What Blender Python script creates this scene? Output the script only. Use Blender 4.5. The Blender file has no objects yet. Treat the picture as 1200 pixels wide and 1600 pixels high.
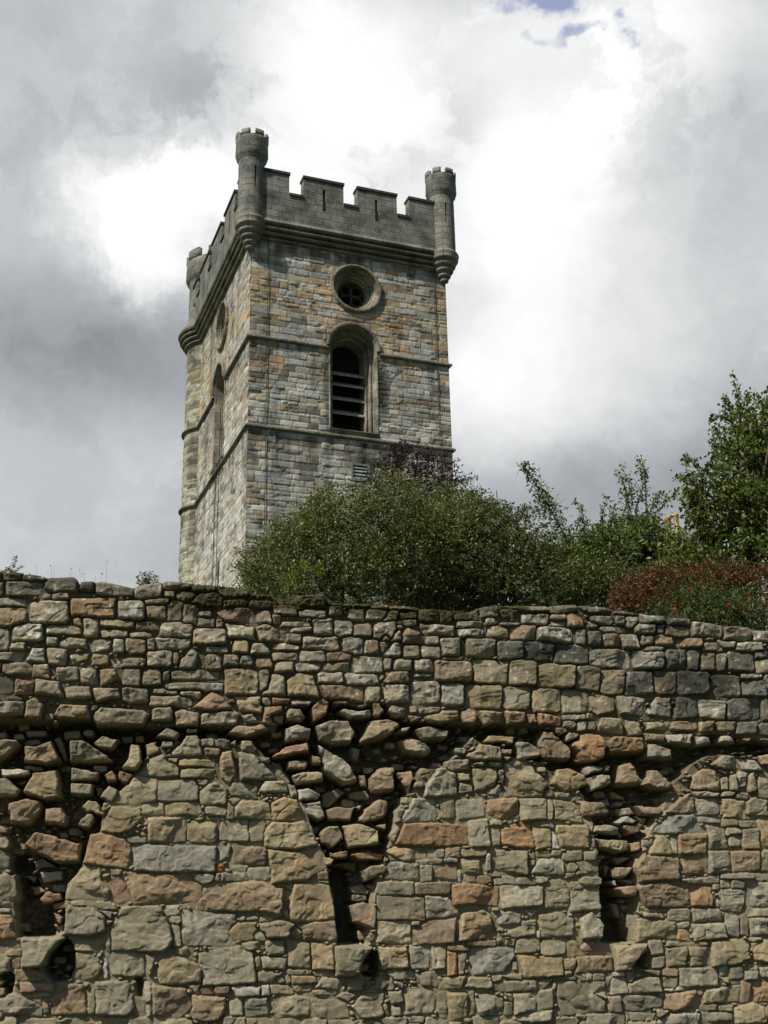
import bpy, bmesh, math, random
import numpy as np
from mathutils import Vector, Matrix
random.seed(7); RS = np.random.RandomState(11)
scene = bpy.context.scene; COL = scene.collection

# ------------------------------------------------------------------ camera
FPX, PITCH, ROLL = 1850.0, 0.331, -0.020
_c, _s = math.cos(PITCH), math.sin(PITCH)
FWD = np.array([0, _c, _s]); _u0 = np.array([0, -_s, _c]); _r0 = np.array([1.0, 0, 0])
RT = math.cos(ROLL)*_r0 + math.sin(ROLL)*_u0; UP = -math.sin(ROLL)*_r0 + math.cos(ROLL)*_u0
cam = bpy.data.cameras.new('camera'); camo = bpy.data.objects.new('camera', cam); COL.objects.link(camo)
cam.sensor_fit = 'VERTICAL'; cam.sensor_height = 36.0; cam.lens = FPX/1600*36.0
cam.clip_start = 0.1; cam.clip_end = 3000
camo.matrix_world = Matrix([list(RT)+[0], list(UP)+[0], list(-FWD)+[0], [0,0,0,1]]).transposed().to_4x4()
camo.matrix_world = Matrix(((RT[0],UP[0],-FWD[0],0),(RT[1],UP[1],-FWD[1],0),(RT[2],UP[2],-FWD[2],0),(0,0,0,1)))
scene.camera = camo
def ray(x, y): return FWD + RT*(x-600)/FPX - UP*(y-800)/FPX
def at(x, y, Y):                      # point on the line of sight at the given distance north
    d = ray(x, y); return d*(Y/d[1])

# ------------------------------------------------------------------ light
SUN_AZ, SUN_EL = math.radians(223), math.radians(49)      # compass-like azimuth from +Y clockwise
sd = np.array([math.sin(SUN_AZ)*math.cos(SUN_EL), math.cos(SUN_AZ)*math.cos(SUN_EL), math.sin(SUN_EL)])
sl = bpy.data.lights.new('sun', 'SUN'); sl.energy = 4.9; sl.angle = math.radians(0.5); sl.color = (1.0, 0.95, 0.86)
so = bpy.data.objects.new('sun', sl); COL.objects.link(so)
so.rotation_euler = Vector(sd).to_track_quat('Z', 'Y').to_euler()
scene.view_settings.view_transform = 'Standard'; scene.view_settings.look = 'None'
scene.view_settings.exposure = 0.0; scene.view_settings.gamma = 1.0

# ------------------------------------------------------------------ sky: clear behind, a broken cloud bank ahead
wd = bpy.data.worlds.new('World'); scene.world = wd; wd.use_nodes = True
nt = wd.node_tree; nt.nodes.clear()
def N(tree, t, **kw):
    n = tree.nodes.new(t)
    for k, v in kw.items():
        if k.startswith('i_'): n.inputs[int(k[2:])].default_value = v
        else: setattr(n, k, v)
    return n
def M(tree, op, a, b=None, clamp=False):
    n = tree.nodes.new('ShaderNodeMath'); n.operation = op; n.use_clamp = clamp
    for i, v in enumerate((a, b)):
        if v is None: continue
        if isinstance(v, (int, float)): n.inputs[i].default_value = v
        else: tree.links.new(v, n.inputs[i])
    return n.outputs[0]
L = nt.links
sky = N(nt, 'ShaderNodeTexSky', sky_type='NISHITA'); sky.sun_disc = False
sky.sun_elevation = SUN_EL; sky.sun_rotation = SUN_AZ
tc = N(nt, 'ShaderNodeTexCoord')
def noise(tree, vec, scale, detail=6, rough=.55, out=0, w=0):
    n = tree.nodes.new('ShaderNodeTexNoise'); n.inputs['Scale'].default_value = scale
    n.inputs['Detail'].default_value = detail; n.inputs['Roughness'].default_value = rough
    tree.links.new(vec, n.inputs['Vector']); return n.outputs[out]
def vmul(tree, v, s):
    n = tree.nodes.new('ShaderNodeVectorMath'); n.operation = 'SCALE'; n.inputs['Scale'].default_value = s
    tree.links.new(v, n.inputs[0]); return n.outputs[0]
def vadd(tree, a, b, op='ADD'):
    n = tree.nodes.new('ShaderNodeVectorMath'); n.operation = op
    for i, v in enumerate((a, b)):
        if isinstance(v, tuple): n.inputs[i].default_value = v
        else: tree.links.new(v, n.inputs[i])
    return n.outputs[0]
D0 = tc.outputs['Generated']
w1 = vadd(nt, noise(nt, D0, 4.5, 8, .6, 1), (-.5,-.5,-.5)); DW = vadd(nt, D0, vmul(nt, w1, .16))
w2 = vadd(nt, noise(nt, D0, 18, 6, .6, 1), (-.5,-.5,-.5)); DS = vadd(nt, DW, vmul(nt, w2, .05))
def gauss(vec, x, y, sx, sy, rot=0):
    d = ray(x, y); d = d/np.linalg.norm(d)
    a = RT - d*(RT@d); a /= np.linalg.norm(a); b = np.cross(d, a)
    ca, sa = math.cos(rot), math.sin(rot); a, b = a*ca+b*sa, b*ca-a*sa
    k = FPX
    def dt(v):
        n = nt.nodes.new('ShaderNodeVectorMath'); n.operation = 'DOT_PRODUCT'; L.new(vec, n.inputs[0]); n.inputs[1].default_value = tuple(v)
        return n.outputs['Value']
    e1 = dt(a*k/sx); e2 = dt(b*k/sy)
    q = M(nt, 'ADD', M(nt, 'MULTIPLY', e1, e1), M(nt, 'MULTIPLY', e2, e2))
    g = M(nt, 'POWER', 0.3679, q)
    return M(nt, 'MULTIPLY', g, M(nt, 'GREATER_THAN', dt(d), 0.0))
CLOUDS = [(DW,560,150,150,150,.42),(DW,810,340,130,230,.43),(DS,195,345,85,70,.40),(DS,310,300,120,60,.28),
 (DS,235,430,70,60,.28),(DW,180,110,230,150,.02),(DW,1040,430,230,270,.17),(DW,90,540,300,95,-.22),(DW,320,560,140,100,-.05),(DW,30,430,110,90,-.05),
 (DW,950,770,330,75,-.22),(DW,760,610,160,90,.22),(DW,960,60,190,80,.30),(DW,690,170,40,150,-.10),(DW,650,40,160,60,.10),
 (DW,1150,260,90,130,-.12),(DW,980,300,70,60,-.06),(DW,1200,640,120,140,-.10),(DS,900,200,120,90,.1),(DS,420,330,120,50,.14),(DW,330,150,90,90,-.06),(DW,150,750,170,80,.05)]
acc = None
for v, x, y, sx, sy, a in CLOUDS:
    g = M(nt, 'MULTIPLY', gauss(v, x, y, sx, sy), a); acc = g if acc is None else M(nt, 'ADD', acc, g)
nz = M(nt, 'SUBTRACT', noise(nt, DW, 3.2, 10, .58), .5); nz2 = M(nt, 'SUBTRACT', noise(nt, DS, 9, 8, .6), .5)
lum = M(nt, 'ADD', M(nt, 'ADD', acc, .585), M(nt, 'ADD', M(nt, 'MULTIPLY', nz, .34), M(nt, 'MULTIPLY', nz2, .26)))
pf = N(nt, 'ShaderNodeMapRange'); pf.interpolation_type = 'SMOOTHSTEP'; L.new(noise(nt, DS, 7.5, 9, .62), pf.inputs[0]); pf.inputs[1].default_value = .44; pf.inputs[2].default_value = .58
pa = M(nt, 'ADD', M(nt, 'MULTIPLY', gauss(DW, 390, 320, 230, 170), .24), M(nt, 'MULTIPLY', gauss(DW, 880, 120, 220, 130), .20))
lum = M(nt, 'ADD', lum, M(nt, 'MULTIPLY', M(nt, 'SUBTRACT', pf.outputs[0], .55), M(nt, 'ADD', pa, .05)))
lum = M(nt, 'MINIMUM', M(nt, 'MAXIMUM', lum, .2), 1.08)
ramp = N(nt, 'ShaderNodeValToRGB'); L.new(lum, ramp.inputs[0]); cr = ramp.color_ramp
cr.elements[0].position = .2; cr.elements[0].color = (.185,.2,.225,1); cr.elements[1].position = 1.0; cr.elements[1].color = (1.02,1.02,1.02,1)
e = cr.elements.new(.5); e.color = (.465,.487,.51,1); e = cr.elements.new(.75); e.color = (.735,.75,.755,1)
cl = ramp.outputs[0]
# small gaps of blue
gb = M(nt, 'ADD', M(nt, 'ADD', gauss(DS,838,0,62,44,.3), M(nt, 'MULTIPLY', gauss(DS,845,85,62,17), .66)), M(nt, 'ADD', M(nt, 'MULTIPLY', gauss(DS,945,68,34,14,-.6), .62), M(nt, 'MULTIPLY', gauss(DS,400,-8,70,24), .8)))
gb = M(nt, 'ADD', gb, M(nt, 'MULTIPLY', nz2, .9))
mr = N(nt, 'ShaderNodeMapRange'); mr.interpolation_type = 'SMOOTHSTEP'; L.new(gb, mr.inputs[0]); mr.inputs[1].default_value = .32; mr.inputs[2].default_value = .85
mx = N(nt, 'ShaderNodeMixRGB'); L.new(mr.outputs[0], mx.inputs[0]); L.new(cl, mx.inputs[1]); mx.inputs[2].default_value = (.33,.38,.58,1)
# clear sky on the sun's side of the dome
skm = N(nt, 'ShaderNodeMixRGB', blend_type='MULTIPLY'); skm.inputs[0].default_value = 1; L.new(sky.outputs[0], skm.inputs[1]); skm.inputs[2].default_value = (.065,.065,.065,1)
dn = nt.nodes.new('ShaderNodeVectorMath'); dn.operation = 'DOT_PRODUCT'; L.new(DW, dn.inputs[0]); dn.inputs[1].default_value = (0, 1, .25)
mm = N(nt, 'ShaderNodeMapRange'); mm.interpolation_type = 'SMOOTHSTEP'; L.new(dn.outputs['Value'], mm.inputs[0]); mm.inputs[1].default_value = .05; mm.inputs[2].default_value = .45
m2 = N(nt, 'ShaderNodeMixRGB'); L.new(mm.outputs[0], m2.inputs[0]); L.new(skm.outputs[0], m2.inputs[1]); L.new(mx.outputs[0], m2.inputs[2])
bg = N(nt, 'ShaderNodeBackground'); L.new(m2.outputs[0], bg.inputs[0]); bg.inputs[1].default_value = 1.0
wo = N(nt, 'ShaderNodeOutputWorld'); L.new(bg.outputs[0], wo.inputs[0])

# ------------------------------------------------------------------ helpers
def tag(o, label=None, cat=None, group=None, kind=None):
    if label: o['label'] = label
    if cat: o['category'] = cat
    if group: o['group'] = group
    if kind: o['kind'] = kind
    return o
def empty(name, loc=(0,0,0)):
    o = bpy.data.objects.new(name, None); COL.objects.link(o); o.location = tuple(loc); return o
def link(name, me, mat, parent=None):
    o = bpy.data.objects.new(name, me); COL.objects.link(o); me.materials.append(mat)
    if parent is not None:
        o.parent = parent
        o.matrix_parent_inverse = parent_inv(parent)
    return o
def parent_inv(p):
    m = Matrix.Translation(p.location)
    q = p
    m = Matrix.Identity(4)
    chain = []
    while q is not None: chain.append(q); q = q.parent
    for q in reversed(chain):
        m = m @ q.matrix_parent_inverse @ Matrix.Translation(q.location)
    return m.inverted()
def mesh_np(name, V, F, mat, parent=None, col=None, smooth=False, uv=None):
    V = np.ascontiguousarray(V, dtype=np.float32); F = np.ascontiguousarray(F, dtype=np.int32); k = F.shape[1]
    me = bpy.data.meshes.new(name); me.vertices.add(len(V)); me.vertices.foreach_set('co', V.ravel())
    me.loops.add(F.size); me.loops.foreach_set('vertex_index', F.ravel())
    me.polygons.add(len(F)); me.polygons.foreach_set('loop_start', np.arange(0, F.size, k, dtype=np.int32))
    try: me.polygons.foreach_set('loop_total', np.full(len(F), k, np.int32))
    except Exception: pass
    if smooth: me.polygons.foreach_set('use_smooth', np.ones(len(F), bool))
    me.update(calc_edges=True)
    if col is not None:
        a = me.color_attributes.new('col', 'FLOAT_COLOR', 'POINT'); c = np.ones((len(V), 4), np.float32); c[:, :3] = col; a.data.foreach_set('color', c.ravel())
    if uv is not None:
        l = me.uv_layers.new(name='uv'); l.data.foreach_set('uv', np.ascontiguousarray(uv[F.ravel()], dtype=np.float32).ravel())
    return link(name, me, mat, parent)

def _h(ix, iy, s):
    n = (ix.astype(np.int64)*374761393 + iy.astype(np.int64)*668265263 + s*974711) & 0xffffffff
    n = ((n ^ (n >> 13))*1274126177) & 0xffffffff
    return ((n ^ (n >> 16)) & 0xffffff)/float(0xffffff)
def vn(x, y, s=0):
    x0 = np.floor(x); y0 = np.floor(y); fx = x-x0; fy = y-y0
    fx = fx*fx*(3-2*fx); fy = fy*fy*(3-2*fy); ix = x0.astype(np.int64); iy = y0.astype(np.int64)
    a = _h(ix,iy,s); b = _h(ix+1,iy,s); c = _h(ix,iy+1,s); d = _h(ix+1,iy+1,s)
    return (a*(1-fx)+b*fx)*(1-fy)+(c*(1-fx)+d*fx)*fy
def fbm(x, y, s=0, o=4, g=.5):
    t = 0; a = 1; n = 0; x = x+.37*s
    for i in range(o):
        t = t + a*vn(x, y, s*17+i); n += a; a *= g; x, y = x*1.93+y*.31+5.2, y*1.93-x*.31+1.7
    return t/n - .5
def ss(a, b, x): t = np.clip((x-a)/(b-a), 0, 1); return t*t*(3-2*t)
def sdf_poly(P, X, Y):
    n = len(P); d = np.full(X.shape, 1e9); ins = np.zeros(X.shape, bool)
    for i in range(n):
        ax, ay = P[i]; bx, by = P[(i+1) % n]; ex, ey = bx-ax, by-ay
        wx, wy = X-ax, Y-ay; q = np.clip((wx*ex+wy*ey)/(ex*ex+ey*ey+1e-12), 0, 1)
        d = np.minimum(d, (wx-ex*q)**2+(wy-ey*q)**2)
        c = ((ay > Y) != (by > Y)) & (X < (bx-ax)*(Y-ay)/((by-ay) if abs(by-ay) > 1e-12 else 1e-12)+ax); ins ^= c
    d = np.sqrt(d); return np.where(ins, -d, d)
def raster(polys, gu, gv, XW, YW, pad=.07):
    """nearest and second nearest stone for every grid point"""
    d1 = np.full(XW.shape, 9., np.float32); d2 = d1.copy(); idx = np.full(XW.shape, -1, np.int32)
    for i, P in enumerate(polys):
        P = np.asarray(P); x0, y0 = P.min(0)-pad; x1, y1 = P.max(0)+pad
        a, b = np.searchsorted(gu, (x0, x1)); c, d = np.searchsorted(gv, (y0, y1))
        if b <= a or d <= c: continue
        s = np.s_[c:d, a:b]; q = sdf_poly(P, XW[s], YW[s]).astype(np.float32)
        m1 = q < d1[s]; nd2 = np.where(m1, d1[s], np.minimum(d2[s], q)); d1[s] = np.where(m1, q, d1[s]); d2[s] = nd2
        t = idx[s]; t[m1] = i
    return d1, d2, idx
def grid_faces(ny, nx, keep=None):
    i = np.arange(ny*nx).reshape(ny, nx)
    F = np.stack([i[:-1,:-1], i[:-1,1:], i[1:,1:], i[1:,:-1]], -1).reshape(-1, 4)
    return F if keep is None else F[keep.ravel()]
def compact(V, F, *at):
    used = np.zeros(len(V), bool); used[F.ravel()] = True; m = np.cumsum(used)-1
    return (V[used], m[F]) + tuple(a[used] for a in at)

# ------------------------------------------------------------------ materials
def mat_new(name):
    m = bpy.data.materials.new(name); m.use_nodes = True; t = m.node_tree; t.nodes.clear()
    o = t.nodes.new('ShaderNodeOutputMaterial'); b = t.nodes.new('ShaderNodeBsdfPrincipled'); t.links.new(b.outputs[0], o.inputs[0])
    b.inputs['Roughness'].default_value = .92; b.inputs['Specular IOR Level'].default_value = .25
    return m, t, b
def ramp2(t, fac, c0, c1, p0=0., p1=1.):
    r = t.nodes.new('ShaderNodeValToRGB'); t.links.new(fac, r.inputs[0]); r.color_ramp.elements[0].position = p0; r.color_ramp.elements[1].position = p1
    r.color_ramp.elements[0].color = (*c0, 1); r.color_ramp.elements[1].color = (*c1, 1); return r.outputs[0]
def mult(t, a, b, fac=1., mode='MULTIPLY'):
    n = t.nodes.new('ShaderNodeMixRGB'); n.blend_type = mode
    for i, v in enumerate((fac, a, b)):
        if isinstance(v, (int, float)): n.inputs[i].default_value = v
        elif isinstance(v, tuple): n.inputs[i].default_value = (*v, 1)
        else: t.links.new(v, n.inputs[i])
    return n.outputs[0]
def bump(t, b, h, dist, strength=1.0):
    n = t.nodes.new('ShaderNodeBump'); n.inputs['Strength'].default_value = strength; n.inputs['Distance'].default_value = dist
    t.links.new(h, n.inputs['Height']); t.links.new(n.outputs[0], b.inputs['Normal'])
def mat_attr_stone(name, s1, s2, bd):
    m, t, b = mat_new(name); a = t.nodes.new('ShaderNodeAttribute'); a.attribute_name = 'col'
    tcc = t.nodes.new('ShaderNodeTexCoord').outputs['Object']
    n1 = noise(t, tcc, s1, 8, .65); n2 = noise(t, tcc, s2, 6, .7)
    c = mult(t, a.outputs['Color'], ramp2(t, n1, (.76,.755,.74), (1.24,1.24,1.25), .3, .7))
    c = mult(t, c, ramp2(t, n2, (.8,.79,.77), (1.2,1.2,1.2), .3, .7))
    t.links.new(c, b.inputs['Base Color'])
    bump(t, b, M(t, 'ADD', n1, M(t, 'MULTIPLY', n2, .5)), bd, .9)
    return m
MAT_RUBBLE = mat_attr_stone('rubble_sandstone', 17, 90, .012)
MAT_TOWER = mat_attr_stone('tower_sandstone', 3, 16, .03)
def mat_ashlar(name, c0, c1, joint, bw=.55, bh=.26, stain=(.3,.3,.26)):
    m, t, b = mat_new(name); tx = t.nodes.new('ShaderNodeTexCoord')
    br = t.nodes.new('ShaderNodeTexBrick'); t.links.new(tx.outputs['UV'], br.inputs['Vector'])
    br.inputs['Color1'].default_value = (*c0, 1); br.inputs['Color2'].default_value = (*c1, 1); br.inputs['Mortar'].default_value = (*joint, 1)
    br.inputs['Scale'].default_value = 1; br.inputs['Mortar Size'].default_value = .012; br.inputs['Brick Width'].default_value = bw; br.inputs['Row Height'].default_value = bh
    br.inputs['Mortar Smooth'].default_value = .3
    ob = tx.outputs['Object']; n1 = noise(t, ob, 1.3, 8, .65); n2 = noise(t, ob, 12, 7, .7)
    c = mult(t, br.outputs['Color'], ramp2(t, n1, stain, (1.35,1.33,1.28), .32, .62)); c = mult(t, c, ramp2(t, n2, (.6,.6,.58), (1.35,1.35,1.35), .3, .7))
    t.links.new(c, b.inputs['Base Color']); bump(t, b, M(t, 'ADD', M(t, 'MULTIPLY', n2, .6), M(t, 'MULTIPLY', br.outputs['Fac'], -.5)), .03, .8)
    return m
MAT_PARAPET = mat_ashlar('weathered_ashlar', (.20,.20,.178), (.148,.149,.136), (.10,.095,.08), stain=(.42,.43,.42))
MAT_MOULD = mat_ashlar('moulding_stone', (.195,.188,.158), (.155,.15,.13), (.09,.08,.07), bw=.8, bh=3., stain=(.42,.42,.40))
MAT_PALE = mat_ashlar('dressed_stone', (.29,.265,.21), (.22,.205,.165), (.12,.11,.09), bw=.5, bh=.35, stain=(.30,.30,.28))
def mat_plain(name, c, rough=.9, var=.35, sc=8, metal=0):
    m, t, b = mat_new(name); tx = t.nodes.new('ShaderNodeTexCoord').outputs['Object']; n1 = noise(t, tx, sc, 6, .6)
    t.links.new(mult(t, c, ramp2(t, n1, (1-var,)*3, (1+var,)*3, .3, .7)), b.inputs['Base Color']); b.inputs['Roughness'].default_value = rough
    b.inputs['Metallic'].default_value = metal; bump(t, b, n1, .01, .5); return m
MAT_DARK = mat_plain('dark_interior', (.012,.012,.012)); MAT_LOUVRE = mat_plain('slate_louvre', (.30,.29,.25)); MAT_LEAD = mat_plain('weathered_coping', (.05,.058,.045))  # MAT_DARK is a near-black colour standing in for shade inside openings
MAT_BARK = mat_plain('bark', (.09,.07,.05), sc=20); MAT_CABLE = mat_plain('conductor_strip', (.05,.065,.055)); MAT_POT = mat_plain('clay_pot', (.42,.24,.12), var=.5, sc=5); MAT_POTY = mat_plain('buff_clay', (.5,.40,.22), var=.4, sc=5)
MAT_VENT = mat_plain('painted_vent', (.16,.19,.17))
def mat_leaf(name):
    m, t, b = mat_new(name); a = t.nodes.new('ShaderNodeAttribute'); a.attribute_name = 'col'
    t.links.new(a.outputs['Color'], b.inputs['Base Color']); b.inputs['Roughness'].default_value = .5; b.inputs['Specular IOR Level'].default_value = .35
    tr = t.nodes.new('ShaderNodeBsdfTranslucent'); t.links.new(mult(t, a.outputs['Color'], (1.3,1.5,.6)), tr.inputs[0])
    ms = t.nodes.new('ShaderNodeMixShader'); ms.inputs[0].default_value = .28; o = [n for n in t.nodes if n.type == 'OUTPUT_MATERIAL'][0]
    t.links.new(b.outputs[0], ms.inputs[1]); t.links.new(tr.outputs[0], ms.inputs[2]); t.links.new(ms.outputs[0], o.inputs[0]); return m
MAT_LEAF = mat_leaf('leaf')

# ------------------------------------------------------------------ ground
def build_ground():
    g = np.concatenate([-np.geomspace(900, 30, 22), np.linspace(-28, 28, 57), np.geomspace(30, 900, 22)])
    X, Y = np.meshgrid(g, g+20); Z = -1.72 + .25*fbm(X*.15, Y*.15, 3) + 1.7*ss(12.5, 30, Y) + ss(60, 500, np.hypot(X, Y))*6*fbm(X*.01, Y*.01, 8)
    V = np.stack([X, Y, Z], -1).reshape(-1, 3)
    m, t, b = mat_new('turf'); tx = t.nodes.new('ShaderNodeTexCoord').outputs['Object']
    t.links.new(ramp2(t, noise(t, tx, 2.5, 9, .7), (.03,.045,.015), (.08,.10,.035), .3, .7), b.inputs['Base Color']); bump(t, b, noise(t, tx, 14, 6, .7), .08)
    tag(mesh_np('ground', V, grid_faces(*X.shape), m, smooth=True), 'short green turf around the wall and the tower', kind='structure')
build_ground()

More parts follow.
